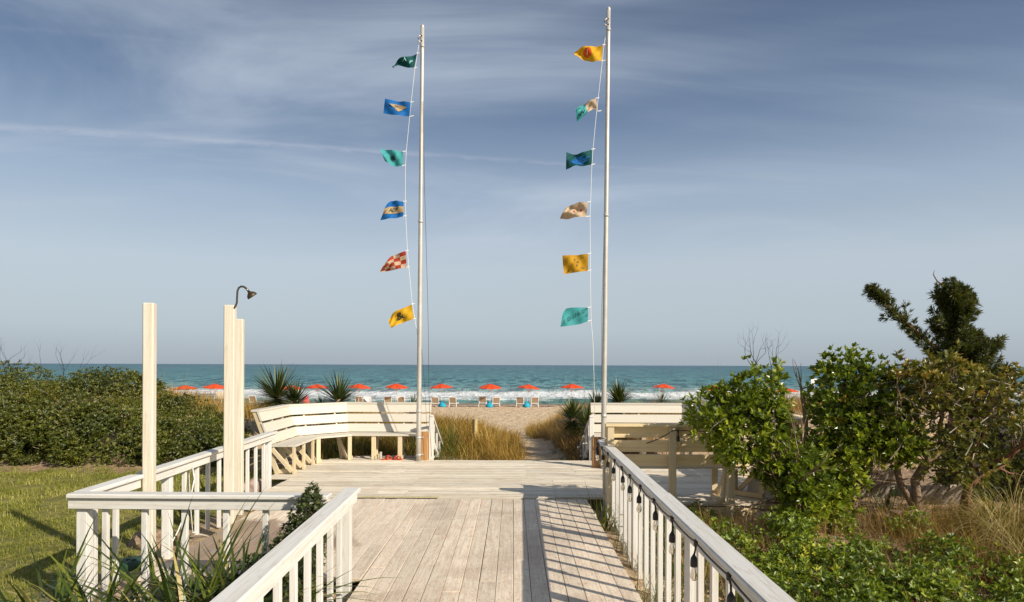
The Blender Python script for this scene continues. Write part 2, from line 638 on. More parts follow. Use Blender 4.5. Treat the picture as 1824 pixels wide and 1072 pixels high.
def terrain(x, y):
    x = np.asarray(x, dtype=float)
    y = np.asarray(y, dtype=float)
    right = -0.42 + 0.26 * sst(5.0, 9.5, y) - 0.1 * sst(6, 12, x)
    base = np.where(x > 0, -0.25 + (right + 0.25) * sst(0.8, 1.8, x), -0.22)
    crest = np.where(x < 0.45,
                     -0.32 + 0.50 * sst(0.30, -1.7, x) + 0.35 * sst(-3, -6, x) + 0.55 * sst(-7, -11, x),
                     -0.32 + 0.80 * sst(0.75, 2.4, x) + 0.25 * sst(4, 8, x))
    rise = sst(13.3, 17.0, y)
    z = base + (crest - base) * rise
    y0 = np.where((x > 0.1) & (x < 0.9), 14.5, 17.0)
    fall = sst(15.0, 50.0, y) * sst(14.5, 17.5, y)
    z = z + (-2.2 - z) * fall
    z = z - 0.55 * sst(62, 86, y) - 1.6 * sst(86, 140, y)
    rip = 0.035 * np.sin(x * 3.1 + 1.3 * np.sin(y * 1.7)) * np.sin(y * 2.7 + np.sin(x * 2.3)) + 0.02 * np.sin(x * 7.3 + y * 5.1)
    lawnflat = sst(-3.4, -4.2, x) * sst(13.2, 12.0, y)
    z = z + rip * (1 - 0.97 * lawnflat) * sst(90, 60, y)
    return z


xs = np.concatenate([np.linspace(-600, -30, 24), np.arange(-29, -16, 1.0), np.arange(-16, 14, 0.2), np.arange(14, 30, 1.0), np.linspace(31, 600, 24)])
ys = np.concatenate([np.array([-60, -30, -12, -6]), np.arange(-4, 32, 0.2), np.arange(32, 92, 0.8), np.array([95, 110, 140, 200])])
X, Y = np.meshgrid(xs, ys)
Z = terrain(X, Y)
nx_, ny_ = len(xs), len(ys)
ii = (np.arange(ny_ - 1)[:, None] * nx_ + np.arange(nx_ - 1)[None]).ravel()
Fg = np.stack([ii, ii + 1, ii + 1 + nx_, ii + nx_], 1)
me = np_mesh('ground', np.stack([X, Y, Z], -1).reshape(-1, 3), Fg, None, True)
a = me.attributes.new('lawn', 'FLOAT', 'POINT')
lawn_w = sst(-3.7, -4.6, X) * sst(13.6, 12.6, Y)
a.data.foreach_set('value', lawn_w.astype(np.float32).ravel())
mm, t, bs = new_mat('sand_ground')
geo = N(t, 'ShaderNodeNewGeometry').outputs['Position']
sepg = N(t, 'ShaderNodeSeparateXYZ')
t.links.new(geo, sepg.inputs[0])
n_a = noise(t, geo, 1.4, 6, 0.6)
n_b = noise(t, geo, 14, 6, 0.7)
n_c = noise(t, mapping(t, geo, (2.2, 2.2, 2.2)), 1.0, 3, 0.5, 0.4)
sand = mix_col(t, maprange(t, n_a, 0.3, 0.7), (0.63, 0.475, 0.30), (0.52, 0.38, 0.225))
sand = mix_col(t, math_node(t, 'MULTIPLY', maprange(t, n_b, 0.5, 0.72), 0.4), sand, (0.30, 0.21, 0.13))
litter = mix_col(t, maprange(t, n_b, 0.35, 0.65), (0.22, 0.13, 0.07), (0.36, 0.25, 0.14))
# leaf litter under the shrubs on both sides of the boards
lx = math_node(t, 'ABSOLUTE', sepg.outputs[0])
lit_f = math_node(t, 'MULTIPLY', maprange(t, sepg.outputs[1], 17.0, 13.0), maprange(t, n_a, 0.22, 0.45))
lit_f = math_node(t, 'MULTIPLY', lit_f, maprange(t, lx, 3.0, 5.0, 0.35, 1.0))
sand = mix_col(t, lit_f, sand, litter)
lawn_a = N(t, 'ShaderNodeAttribute', attribute_name='lawn').outputs['Fac']
lf = maprange(t, math_node(t, 'ADD', lawn_a, math_node(t, 'MULTIPLY', math_node(t, 'SUBTRACT', n_a, 0.5), 0.8)), 0.35, 0.6)
lawnc = mix_col(t, maprange(t, n_b, 0.35, 0.65), (0.12, 0.115, 0.015), (0.27, 0.23, 0.05))
colr = mix_col(t, lf, sand, lawnc)
wet_shade_f = maprange(t, math_node(t, 'ADD', sepg.outputs[1], math_node(t, 'MULTIPLY', n_c, 4.0)), 71.0, 74.0)
colr = mix_col(t, wet_shade_f, colr, (0.26, 0.19, 0.125))  # wet sand, its dark tone also standing in for the shaded berm edge
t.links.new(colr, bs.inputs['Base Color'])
setin(bs, 'Roughness', 0.9)
h = math_node(t, 'ADD', math_node(t, 'MULTIPLY', n_c, 2.2), math_node(t, 'MULTIPLY', n_b, 0.35))
bump(t, bs, h, 0.9, 0.12)
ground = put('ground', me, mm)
tag(ground, 'pale beach sand with litter running down to the sea and lawn at left', kind='structure')

# ------------------------------------------------------------------ sea
SEA_Z = -2.62
ysn = np.concatenate([np.arange(72, 170, 0.6), np.arange(170, 320, 2.0)])
xsn = np.arange(-330, 331, 2.5)
Xs, Ys = np.meshgrid(xsn, ysn)
wob = 3.0 * np.sin(Xs * 0.021 + 1) + 2.0 * np.sin(Xs * 0.057 + 2.2) + 1.2 * np.sin(Xs * 0.13)
Zs = np.full_like(Xs, SEA_Z)
brk = Ys + wob
Zs += 0.40 * np.exp(-((brk - 122) / 4.5) ** 2) * (0.75 + 0.25 * np.sin(Xs * 0.04))
Zs += 0.30 * np.exp(-((Ys + wob * 0.6 - 86.5) / 1.6) ** 2) * (0.65 + 0.35 * np.sin(Xs * 0.05 + 1))
Zs += 0.40 * np.exp(-((brk * 1.0 - 196) / 9) ** 2)
Zs += 0.06 * np.sin(Ys * 1.2 + Xs * 0.10 + 2 * np.sin(Xs * .05)) * sst(320, 200, Ys)
nxs = len(xsn)
ii = (np.arange(len(ysn) - 1)[:, None] * nxs + np.arange(nxs - 1)[None]).ravel()
Fn = np.stack([ii, ii + 1, ii + 1 + nxs, ii + nxs], 1)
Vn = np.stack([Xs, Ys, Zs], -1).reshape(-1, 3)
yf = np.geomspace(318, 26000, 40)
xf = np.concatenate([-np.geomspace(40000, 30, 20), np.geomspace(30, 40000, 20)])
Xf, Yf = np.meshgrid(xf, yf)
Vf = np.stack([Xf, Yf, np.full_like(Xf, SEA_Z - 0.02)], -1).reshape(-1, 3)
ii = (np.arange(len(yf) - 1)[:, None] * len(xf) + np.arange(len(xf) - 1)[None]).ravel()
Ff = np.stack([ii, ii + 1, ii + 1 + len(xf), ii + len(xf)], 1) + len(Vn)
# the shallows on either side of the near grid
side = []
for sgn in (-1, 1):
    side += [[sgn * 330, 72, SEA_Z], [sgn * 40000, 72, SEA_Z], [sgn * 40000, 320, SEA_Z], [sgn * 330, 320, SEA_Z]]
k0 = len(Vn) + len(Vf)
Fs = np.array([[k0, k0 + 3, k0 + 2, k0 + 1], [k0 + 4, k0 + 5, k0 + 6, k0 + 7]])
me = np_mesh('sea', np.concatenate([Vn, Vf, np.array(side, float)]), np.concatenate([Fn, Ff, Fs]), None, True)
mm, t, bs = new_mat('sea_water')
geo = N(t, 'ShaderNodeNewGeometry').outputs['Position']
sg = N(t, 'ShaderNodeSeparateXYZ')
t.links.new(geo, sg.inputs[0])
yy = sg.outputs[1]
logy = math_node(t, 'LOGARITHM', yy, 10.0)
w1 = noise(t, mapping(t, geo, (0.30, 0.065, 0)), 1.0, 5, 0.62, 0.3)
w2 = noise(t, mapping(t, geo, (0.13, 0.016, 0)), 1.0, 5, 0.62, 0.3)
w3 = noise(t, mapping(t, geo, (0.035, 0.0030, 0)), 1.0, 4, 0.62, 0.2)
tone = ramp(t, maprange(t, logy, 1.85, 4.3, 0, 1, False), [
    (0.0, (0.16, 0.26, 0.20)), (0.03, (0.10, 0.21, 0.17)), (0.10, (0.17, 0.30, 0.29)), (0.17, (0.075, 0.215, 0.225)),
    (0.33, (0.036, 0.150, 0.170)), (0.55, (0.030, 0.112, 0.155)), (0.8, (0.028, 0.082, 0.140)), (1.0, (0.070, 0.108, 0.160))])
wmix = maprange(t, logy, 2.3, 2.9)
wn = mix_col(t, wmix, w1, w2)
wn = mix_col(t, maprange(t, logy, 2.9, 3.6), wn, w3)
tone = mix_col(t, math_node(t, 'MULTIPLY', maprange(t, wn, 0.47, 0.57), 0.80), tone, (0.010, 0.060, 0.085))
tone = mix_col(t, math_node(t, 'MULTIPLY', maprange(t, wn, 0.46, 0.38), 0.50), tone, (0.12, 0.26, 0.28))
# foam of the breaking waves
fn = noise(t, mapping(t, geo, (0.06, 0.03, 0.0)), 1.0, 7, 0.72, 0.6)
fn2 = noise(t, mapping(t, geo, (0.20, 0.9, 0.0)), 1.0, 6, 0.7, 0.4)
wv = math_node(t, 'ADD', math_node(t, 'MULTIPLY', math_node(t, 'SINE', math_node(t, 'ADD', math_node(t, 'MULTIPLY', sg.outputs[0], 0.021), 1.0)), 3.0),
               math_node(t, 'MULTIPLY', math_node(t, 'SINE', math_node(t, 'ADD', math_node(t, 'MULTIPLY', sg.outputs[0], 0.057), 2.2)), 2.0))
yw = math_node(t, 'ADD', yy, wv)
yw = math_node(t, 'ADD', yw, math_node(t, 'MULTIPLY', math_node(t, 'SUBTRACT', fn, 0.5), 24.0))
band = math_node(t, 'MULTIPLY', maprange(t, yw, 97, 101), maprange(t, yw, 119, 114))
band = math_node(t, 'MULTIPLY', band, maprange(t, fn2, 0.30, 0.52, 0.55, 1.0))
streak = math_node(t, 'MULTIPLY', maprange(t, yw, 86, 89), maprange(t, yw, 132, 98))
streak = math_node(t, 'MULTIPLY', streak, maprange(t, fn2, 0.40, 0.58, 0.10, 0.85))
ywn = math_node(t, 'ADD', math_node(t, 'ADD', yy, math_node(t, 'MULTIPLY', wv, 0.6)), math_node(t, 'MULTIPLY', math_node(t, 'SUBTRACT', fn, 0.5), 7.0))
edge = math_node(t, 'MULTIPLY', maprange(t, ywn, 86.2, 87.2), maprange(t, ywn, 90.0, 88.0))
edge = math_node(t, 'MULTIPLY', edge, maprange(t, fn, 0.40, 0.55))
lap = math_node(t, 'MULTIPLY', maprange(t, ywn, 74.0, 75.5), maprange(t, ywn, 78.5, 76.5))
lap = math_node(t, 'MULTIPLY', lap, 0.7)
caps = math_node(t, 'MULTIPLY', maprange(t, w1, 0.70, 0.76), maprange(t, yy, 700, 150))
foam = math_node(t, 'MAXIMUM', math_node(t, 'MAXIMUM', band, streak), math_node(t, 'MAXIMUM', edge, math_node(t, 'MAXIMUM', lap, math_node(t, 'MULTIPLY', caps, 0.5))))
colr = mix_col(t, foam, tone, (0.70, 0.71, 0.70))
t.links.new(colr, bs.inputs['Base Color'])
t.links.new(mix_col(t, foam, (0.28,) * 3, (0.9,) * 3), bs.inputs['Roughness'])
setin(bs, 'IOR', 1.33)
setin(bs, 'Specular IOR Level', 0.03)
hb = math_node(t, 'ADD', w1, math_node(t, 'MULTIPLY', fn2, 0.25))
bump(t, bs, hb, 0.8, 1.6)
sea = put('sea', me, mm)
tag(sea, 'teal sea with a white breaker near the shore and a dark horizon', kind='structure')


# ================================================================== boardwalk
rg = np.random.default_rng(7)


def structure(name, label, loc=(0, 0, 0)):
    o = bpy.data.objects.new(name, None)
    C.objects.link(o)
    o.location = loc
    o['kind'] = 'structure'
    o['label'] = label
    return o


walk = structure('walkway', 'grey beige walkway of lengthwise boards between the railings', (0, 5, 0))
shower_deck = structure('shower_deck', 'side deck of lengthwise boards with a wet patch under the shower', (-2.2, 7.8, 0))
platform = structure('platform', 'cream whitewashed platform of crosswise boards in front of the benches', (0, 11.8, 0))
BW, BT = 0.150, 0.036


def lengthwise(parent, x0, x1, y0, y1, mat, z):
    n = int(round((x1 - x0) / BW))
    w = (x1 - x0) / n
    for i in range(n):
        x = x0 + (i + 0.5) * w
        cuts = [y0]
        y = y0 + rg.uniform(0.8, 3.2)
        while y < y1 - 1.0:
            cuts.append(y)
            y += rg.choice([2.44, 3.0, 3.66])
        cuts.append(y1)
        for a_, b_ in zip(cuts[:-1], cuts[1:]):
            dz = rg.uniform(-0.003, 0.003)
            board('plank', (x + rg.uniform(-.001, .001), a_ + 0.002, z - BT / 2 + dz), (x, b_ - 0.002, z - BT / 2 + dz + rg.uniform(-.002, .002)),
                  w - rg.choice([0.002, 0.003, 0.005, 0.007]), BT, mat, parent, b=0.003)


lengthwise(walk, -1.345, 1.06, 0.4, 9.60, M_walk, -0.012)
lengthwise(shower_deck, -3.36, -1.349, 6.02, 9.60, M_shower, -0.012)
sc_mb = MB()
wn_ = int(round((1.06 + 1.345) / BW))
for i in range(wn_):
    for yj in np.arange(0.6, 9.5, 0.406):
        for off in (-0.045, 0.045):
            xq = -1.345 + (i + .5) * (2.405 / wn_) + off + rg.uniform(-.006, .006)
            a_ = np.linspace(0, 2 * np.pi, 6, endpoint=False)
            V_ = np.stack([xq + .0045 * np.cos(a_), yj + rg.uniform(-.008, .008) + .0045 * np.sin(a_), np.full(6, -0.0075)], 1)
            sc_mb.add(V_, np.array([(0, 1, 2), (0, 2, 3), (0, 3, 4), (0, 4, 5)]))
screws = sc_mb.build('screw_heads', M_head, walk)
screws['kind'] = 'stuff'
# joists seen at the walkway edges
for xx in (-1.31, 1.03):
    board('joist', (xx, 0.4, -0.13), (xx, 9.58, -0.13), 0.04, 0.14, M_leg, walk)
board('joist', (-3.33, 5.95, -0.13), (-3.33, 9.58, -0.13), 0.04, 0.14, M_leg, shower_deck)


def xmin(y):
    if y < 11.35:
        return -3.72
    if y < 13.05:
        return -4.12
    return -4.12 + (y - 13.05) * 0.95


def xmax(y):
    if y < 10.35:
        return 3.30 + (y - 9.3) * 1.0
    if y < 13.05:
        return 4.35
    return 4.35 - (y - 13.05) * 0.95


y = 9.28
rowi = 0
while y < 13.98:
    yc = y + 0.067
    spans = []
    lo, hi = xmin(yc), xmax(yc)
    if yc < 9.62:
        spans = [(1.36, hi)]
    elif yc > 13.42:
        spans = [(lo, -1.62), (1.62, hi)]
    else:
        spans = [(lo, hi)]
    for lo_, hi_ in spans:
        if hi_ - lo_ > 4:
            c1 = lo_ + (1.75 if rowi % 2 else 2.15) + rg.uniform(-.03, .03)
            c2 = c1 + (2.6 if rowi % 2 else 3.05)
            cuts = [lo_, c1, c2, hi_]
        else:
            cuts = [lo_, hi_]
        for a_, b_ in zip(cuts[:-1], cuts[1:]):
            dz = rg.uniform(-0.003, 0.003)
            board('plank', (a_ + 0.002, yc, -BT / 2 + dz), (b_ - 0.002, yc + rg.uniform(-.002, .002), -BT / 2 + dz), 0.134 - rg.uniform(0.009, 0.020), BT, M_plat, platform, b=0.004)
    y += 0.134
    rowi += 1
M_strip = plain('yellow_strip', (0.62, 0.52, 0.20), 0.7, 0, 0.4, 30)
board('edge_strip', (-2.2, 9.645, 0.003), (-1.05, 9.645, 0.003), 0.045, 0.006, M_strip, platform, b=0.001)
board('joist', (1.36, 9.25, -0.12), (3.28, 9.25, -0.12), 0.04, 0.15, M_back, platform)
board('joist', (-1.6, 13.45, -0.12), (1.6, 13.45, -0.12), 0.04, 0.15, M_back, platform)
for (x0, y0, x1, y1) in ((3.30, 9.26, 4.37, 10.33), (4.37, 10.33, 4.37, 13.0), (-3.74, 9.6, -3.74, 11.3)):
    board('joist', (x0, y0, -0.12), (x1, y1, -0.12), 0.04, 0.15, M_back, platform)
for (x, y) in ((2.72, 9.42), (4.2, 10.6), (1.5, 9.5)):
    o = board('concrete_footing', (x - .1, y, -0.20 - .1), (x + .1, y, -0.20 - .1), 0.2, 0.30, M_conc, None, b=0.012)
    tag(o, {2.72: 'pale concrete footing block under the deck edge left of the bench post', 4.2: 'pale concrete footing block under the angled deck corner behind the bush',
            1.5: 'pale concrete footing block beside the string light railing end'}[x], 'footing', 'concrete footings under the platform')


# ------------------------------------------------------------------ railings
def railing(label, p0, p1, z, mat, ground_z, posts, balusters, cap_w=0.14, caps=((0, 1),), side=1, fascia=0.089):
    """posts / balusters: positions in metres from p0"""
    p0, p1 = Vector((*p0, 0)), Vector((*p1, 0))
    d = (p1 - p0).normalized()
    L = (p1 - p0).length
    nrm = Vector((-d.y, d.x, 0)) * side
    root = thing('railing', label, 'railing', (p0 + p1) / 2, 'white railings of the boardwalk')
    th = 0.04
    for k, (a_, b_) in enumerate(caps):
        q0, q1 = p0 + d * (L * a_), p0 + d * (L * b_)
        board('cap_rail', q0 + Vector((0, 0, z - th / 2 + 0.004 * k)), q1 + Vector((0, 0, z - th / 2 + 0.004 * k)), cap_w + 0.012 * k, th, mat, root, b=0.009)
    board('rail_board', p0 + Vector((0, 0, z - th - fascia / 2 - 0.001)) + nrm * 0.02, p1 + Vector((0, 0, z - th - fascia / 2 - 0.001)) + nrm * 0.02,
          0.036, fascia, mat, root, b=0.004)
    for s in posts:
        q = p0 + d * s
        board('post', q + Vector((0, 0, ground_z - 0.15)) - nrm * 0.045, q + Vector((0, 0, z - th - 0.001)) - nrm * 0.045, 0.09, 0.09, mat, root, up=nrm, b=0.005)
    for s in balusters:
        q = p0 + d * (s + rg.uniform(-.006, .006))
        dz = rg.uniform(-0.06, 0.05)
        board('baluster', q + Vector((0, 0, ground_z + 0.02 + dz)) - nrm * 0.022 + d * rg.uniform(-.008, .008), q + Vector((0, 0, z - th - 0.002)) - nrm * 0.022,
              0.046, 0.042, mat, root, up=nrm, b=0.003)
    return root


HR = CAM_Z - 1.08          # height of the cap rails above the boards
R0, R1 = (1.215, 1.7), (1.30, 9.78)
rail_r = railing('long white railing on the right of the walkway with string lights along it', R0, R1, HR, M_rail, -0.30,
                 [0.7, 3.1, 5.5, 8.02], [s for s in np.arange(0.25, 8.0, 0.325)], caps=((0.496, 1.0), (0, 0.496)), side=1)
L0, L1 = (-1.27, 1.7), (-1.405, 5.92)
rail_l = railing('short white railing on the left of the walkway ending in a square corner post', L0, L1, HR, M_rail, -0.30,
                 [1.3, 4.16], [s for s in np.arange(0.3, 4.1, 0.318)], side=-1)
rail_f = railing('white railing running crosswise behind the strap leaved plants', (-3.70, 5.64), (-1.52, 5.60), HR, M_rail, -0.22,
                 [0.09], [0.28, 0.62, 0.96, 1.30, 1.64, 1.98], side=-1)
# corner post face and return rail along the lawn
rail_s1 = railing('white railing beside the lawn reaching from the corner to the first shower post', (-3.66, 5.72), (-3.68, 6.60), HR - 0.004, M_rail, -0.20,
                  [], [0.22, 0.55], side=-1)
rail_s2 = railing('white railing beside the lawn running on from the shower posts to the bench', (-3.70, 6.74), (-3.88, 10.9), HR - 0.004, M_rail, -0.20,
                  [0.62, 4.05], [0.25, 0.98, 1.32, 1.65, 2.0, 2.35, 2.7, 3.05, 3.4, 3.75], side=-1)

# ------------------------------------------------------------------ shower posts and shower
for (x, y, w, top, base, lab) in ((-3.60, 6.67, 0.10, 2.50, -0.16, 'tall cream wooden post at the railing by the lawn, foremost of the three'),
                                  (-3.42, 8.14, 0.12, 2.61, -0.05, 'tall cream wooden post carrying the shower head'),
                                  (-3.535, 8.70, 0.10, 2.48, -0.05, 'cream wooden post half hidden behind the shower head post')):
    o = board('shower_post', (x, y, base), (x, y, top), w, w, M_post, None, up=(math.sin(R(8)), -math.cos(R(8)), 0), b=0.009)
    tag(o, lab, 'post', 'shower posts beside the lawn')
Dp = 8.10
sh = thing('outdoor_shower', 'bent metal outdoor shower pipe and round bronze head on top of the wooden post', 'shower', at(417, 547, Dp))
pts = [at(*p, Dp) for p in ((415, 549), (419, 545), (421.5, 538), (422, 528), (422.5, 519), (425, 513.5), (429, 511), (434, 511.5), (438.5, 515), (443, 520.5))]
MB().add(*tube(pts, 0.0125, 8)).build('shower_pipe', M_pipe, sh, True)
ax = Vector((0.55, 0.25, -0.80)).normalized()
c0 = at(443, 520.5, Dp)
Mh = ax.to_track_quat('Z', 'Y').to_matrix().to_4x4()
Mh.translation = c0
hd = MB().add(*lathe([(0.001, -0.012), (0.016, -0.010), (0.018, 0.006), (0.036, 0.018), (0.055, 0.038), (0.063, 0.062), (0.060, 0.070), (0.001, 0.072)], 20, Mh))
hd.build('shower_head', M_head, sh, True)

# ------------------------------------------------------------------ benches


def offset_poly(pts, o):
    """polyline shifted sideways by o (mitred); outward is to the right hand of travel"""
    P = [Vector((p[0], p[1])) for p in pts]
    n = []
    for a_, b_ in zip(P[:-1], P[1:]):
        d = (b_ - a_).normalized()
        n.append(Vector((d.y, -d.x)))
    out = []
    for i, p in enumerate(P):
        if i == 0:
            out.append(p + n[0] * o)
        elif i == len(P) - 1:
            out.append(p + n[-1] * o)
        else:
            m = (n[i - 1] + n[i]).normalized()
            out.append(p + m * (o / m.dot(n[i])))
    return out


def bench(label, front, frames, mats=None, seat_z=0.475, top_z=1.075, lean=0.21, foot=0.0):
    """front: seat front line; backrest stands to the right hand of travel"""
    m_in, m_leg, m_seat = mats or (M_bench, M_leg, M_bench)
    ctr = sum((Vector((p[0], p[1], 0)) for p in front), Vector()) / len(front)
    root = thing('corner_bench', label, 'bench', ctr, 'fixed white benches round the platform')

    def strip(name, o1, z1, o2, z2, th, mat, flat=False):
        A = offset_poly(front, o1)
        B = offset_poly(front, o2)
        if flat:
            A2, B2 = A, B
        else:
            A2, B2 = offset_poly(front, o1 + th), offset_poly(front, o2 + th)
        for i in range(len(front) - 1):
            j = i + 1
            e = 0.0015
            dd = (A[j] - A[i]).normalized() * e
            if flat:
                pts = [(*(A[i] + dd), z1), (*(A[j] - dd), z1), (*(B[j] - dd), z1), (*(B[i] + dd), z1),
                       (*(A[i] + dd), z1 + th), (*(A[j] - dd), z1 + th), (*(B[j] - dd), z1 + th), (*(B[i] + dd), z1 + th)]
            else:
                pts = [(*(A[i] + dd), z1), (*(A[j] - dd), z1), (*(B[j] - dd), z2), (*(B[i] + dd), z2),
                       (*(A2[i] + dd), z1), (*(A2[j] - dd), z1), (*(B2[j] - dd), z2), (*(B2[i] + dd), z2)]
            hexa(name, pts, mat, root)

    sd_ = 0.42
    for k in range(3):
        strip('seat_board', -0.01 + k * 0.142, seat_z, -0.01 + k * 0.142 + 0.137, seat_z, 0.034, m_seat, True)
    z0, z1 = seat_z + 0.045, top_z
    hgt = (z1 - z0 - 2 * 0.038) / 3
    for k in range(3):
        za = z0 + k * (hgt + 0.038)
        zb = za + hgt
        oa = sd_ + lean * (za - z0) / (z1 - z0)
        ob = sd_ + lean * (zb - z0) / (z1 - z0)
        strip('back_board', oa, za, ob, zb, 0.034, m_in)
    strip('cap_board', sd_ + lean - 0.012, top_z + 0.002, sd_ + lean + 0.135, top_z, 0.034, m_in, True)
    slope = lean / (z1 - z0)
    for (seg, s) in frames:
        a_, b_ = Vector(front[seg]), Vector(front[seg + 1])
        d = (b_ - a_)
        ln = d.length
        d.normalize()
        n = Vector((d.y, -d.x))
        q = a_ + d * (s * ln)

        def P(o, z, along=0.0):
            v = q + n * o + d * along
            return Vector((v.x, v.y, z))

        zb = foot
        board('front_leg', P(0.03, zb), P(0.03, seat_z - 0.002), 0.04, 0.085, m_leg, root, up=(d.x, d.y, 0), b=0.003)
        oback = sd_ + 0.040 + 0.045
        o_low = oback - slope * (z0 - zb)
        board('back_leg', P(o_low, zb), P(oback + lean - 0.01, top_z - 0.002), 0.085, 0.038, m_leg, root, up=(d.x, d.y, 0), b=0.003)
        board('brace', P(sd_ - 0.02, seat_z - 0.03, 0.04), P(0.05, zb + 0.05, 0.04), 0.07, 0.034, m_leg, root, up=(d.x, d.y, 0), b=0.003)
        board('foot_rail', P(0.0, zb + 0.045, -0.04), P(o_low + 0.05, zb + 0.045, -0.04), 0.07, 0.034, m_leg, root, up=(d.x, d.y, 0), b=0.003)
    return root


# travel so that the backrest is on the right hand: left bench runs from the near left end round to the stairs
bl = [(-3.75, 11.60), (-3.75, 12.88), (-3.20, 13.43), (-1.70, 13.43)]
bl = bl[::-1]   # right hand of travel must be outside
bench('angled white bench with slatted back on the left of the platform', bl,
      [(0, 0.04), (0, 0.37), (0, 0.72), (1, 0.06), (1, 0.94), (2, 0.12), (2, 0.55), (2, 0.97)])
br = [(3.95, 11.9), (3.95, 12.78), (3.28, 13.43), (1.62, 13.43)]
bench('angled white bench with slatted back at the far right beside the right flagpole', br,
      [(0, 0.5), (1, 0.1), (1, 0.9), (2, 0.4), (2, 0.97)])
nb = bench('bench seen from its bare wood back beside the railing end, with a hanging bulb', [(1.25, 9.70), (3.02, 9.70), (3.95, 10.62), (3.95, 11.8)],
           [(0, 0.05), (0, 0.93), (1, 0.25), (1, 0.7), (2, 0.3), (2, 0.9)], (M_back, M_leg, M_bench), lean=0.09)
for xx in (1.32, 2.16, 2.95):
    board('back_post', (xx, 9.115, -0.30), (xx, 9.115, 1.072), 0.09, 0.09, M_leg, nb, up=(0, 1, 0), b=0.004)
for (xx, yy_) in ((3.62, 9.82), (4.30, 10.48)):
    board('back_post', (xx - .12, yy_ + 0.12, -0.30), (xx + .05, yy_ - .05, 1.06), 0.20, 0.04, M_bench, nb, up=(1, 1, 0), b=0.004)

# ------------------------------------------------------------------ stair rails
for (x0, x1, lab) in ((-1.64, -1.50, 'white stair handrail running down to the beach beside the left bench'),
                      (1.58, 1.44, 'white stair handrail running down to the beach beside the right bench, with small black sockets')):
    st = thing('stair_rail', lab, 'handrail', (x0, 13.6, 0), 'handrails of the beach stairs')
    board('post', (x0, 13.55, -0.3), (x0, 13.55, 0.86), 0.09, 0.09, M_rail, st, up=(0, 1, 0), b=0.005)
    board('handrail', (x0, 13.5, 0.88), (x1, 15.6, -0.42), 0.09, 0.04, M_rail, st, b=0.006)
    board('lower_rail', (x0, 13.6, 0.40), (x1, 15.4, -0.72), 0.04, 0.09, M_rail, st, b=0.004)
    board('post', (x1 + (x0 - x1) * .02, 15.5, -1.2), (x1 + (x0 - x1) * .02, 15.5, -0.40), 0.09, 0.09, M_rail, st, up=(0, 1, 0), b=0.005)
    for k in range(5):
        f = 0.14 + 0.16 * k
        xx, yy_ = x0 + (x1 - x0) * f, 13.5 + 2.1 * f
        board('baluster', (xx, yy_, 0.40 - 1.30 * f - 0.05), (xx, yy_, 0.86 - 1.30 * f), 0.04, 0.04, M_rail, st, up=(0, 1, 0), b=0.003)

# ------------------------------------------------------------------ flagpoles


def flagpole(label, px0, py_top, D, px_top, base_z, halyard, extra, post_dx):
    base = at(px0, 800, D)
    base.z = base_z
    top = at(px_top, py_top, D)
    root = thing('flagpole', label, 'flagpole', base, 'flagpoles on the platform')
    n = 14
    pts = [base.lerp(top, i / (n - 1)) for i in range(n)]
    MB().add(*tube(pts, np.linspace(0.049, 0.036, n), 14)).build('shaft', M_metal, root, True)
    for f in (0.115, 0.55, 0.955):
        c = base.lerp(top, f)
        MB().add(*tube([c - Vector((0, 0, .03)), c + Vector((0, 0, .03))], 0.053 - 0.012 * f, 14)).build('collar', M_metal, root, True)
    c = top
    MB().add(*lathe([(0.001, 0.045), (0.02, 0.038), (0.035, 0.015), (0.038, -0.02), (0.036, -0.03)], 14, Matrix.Translation(c))).build('cap', M_metal, root, True)
    tr = base.lerp(top, 0.972)
    MB().add(*tube([tr + Vector((-.03, -.03, .05)), tr + Vector((-.075, -.03, .02)), tr + Vector((-.075, -.03, -.06)), tr + Vector((-.03, -.03, -.09))], 0.014, 6)).build('pulley', M_metal, root, True)
    for dz in (0.20, 0.30):
        q = top - Vector((0, 0, dz))
        MB().add(*tube([q + Vector((-.01, -.036, 0)), q + Vector((-.012, -.045, 0))], 0.013, 8)).build('bolt_hole', M_black, root)
    H = [at(*p, D) for p in halyard]
    MB().add(*tube(H, 0.004, 5)).build('halyard', M_rope, root, True)
    for (pp, mat, r) in extra:
        MB().add(*tube([at(*p, D - 0.05) for p in pp], r, 5)).build('halyard_tail', mat, root, True)
    # stub post that the pole is strapped to
    q = base + Vector((post_dx, 0.15, 0))
    board('stub_post', q + Vector((0, 0, -0.3)), q + Vector((0, 0, 0.56)), 0.19, 0.14, M_brownpost, root, up=(0, 1, 0), b=0.006)
    for zz in (0.12, 0.46):
        MB().add(*tube([base + Vector((0, 0, zz - .016)), base + Vector((0, 0, zz + .016))], 0.057, 12)).build('strap', M_metal, root, True)
        board('strap', base + Vector((-.06, .055, zz)), base + Vector((.09, .055, zz)), .03, .03, M_metal, root)
    board('cleat', base + Vector((0.06, -.01, 1.18)), base + Vector((0.06, -.01, 1.32)), .02, .03, M_metal, root, up=(0, 1, 0))
    return root


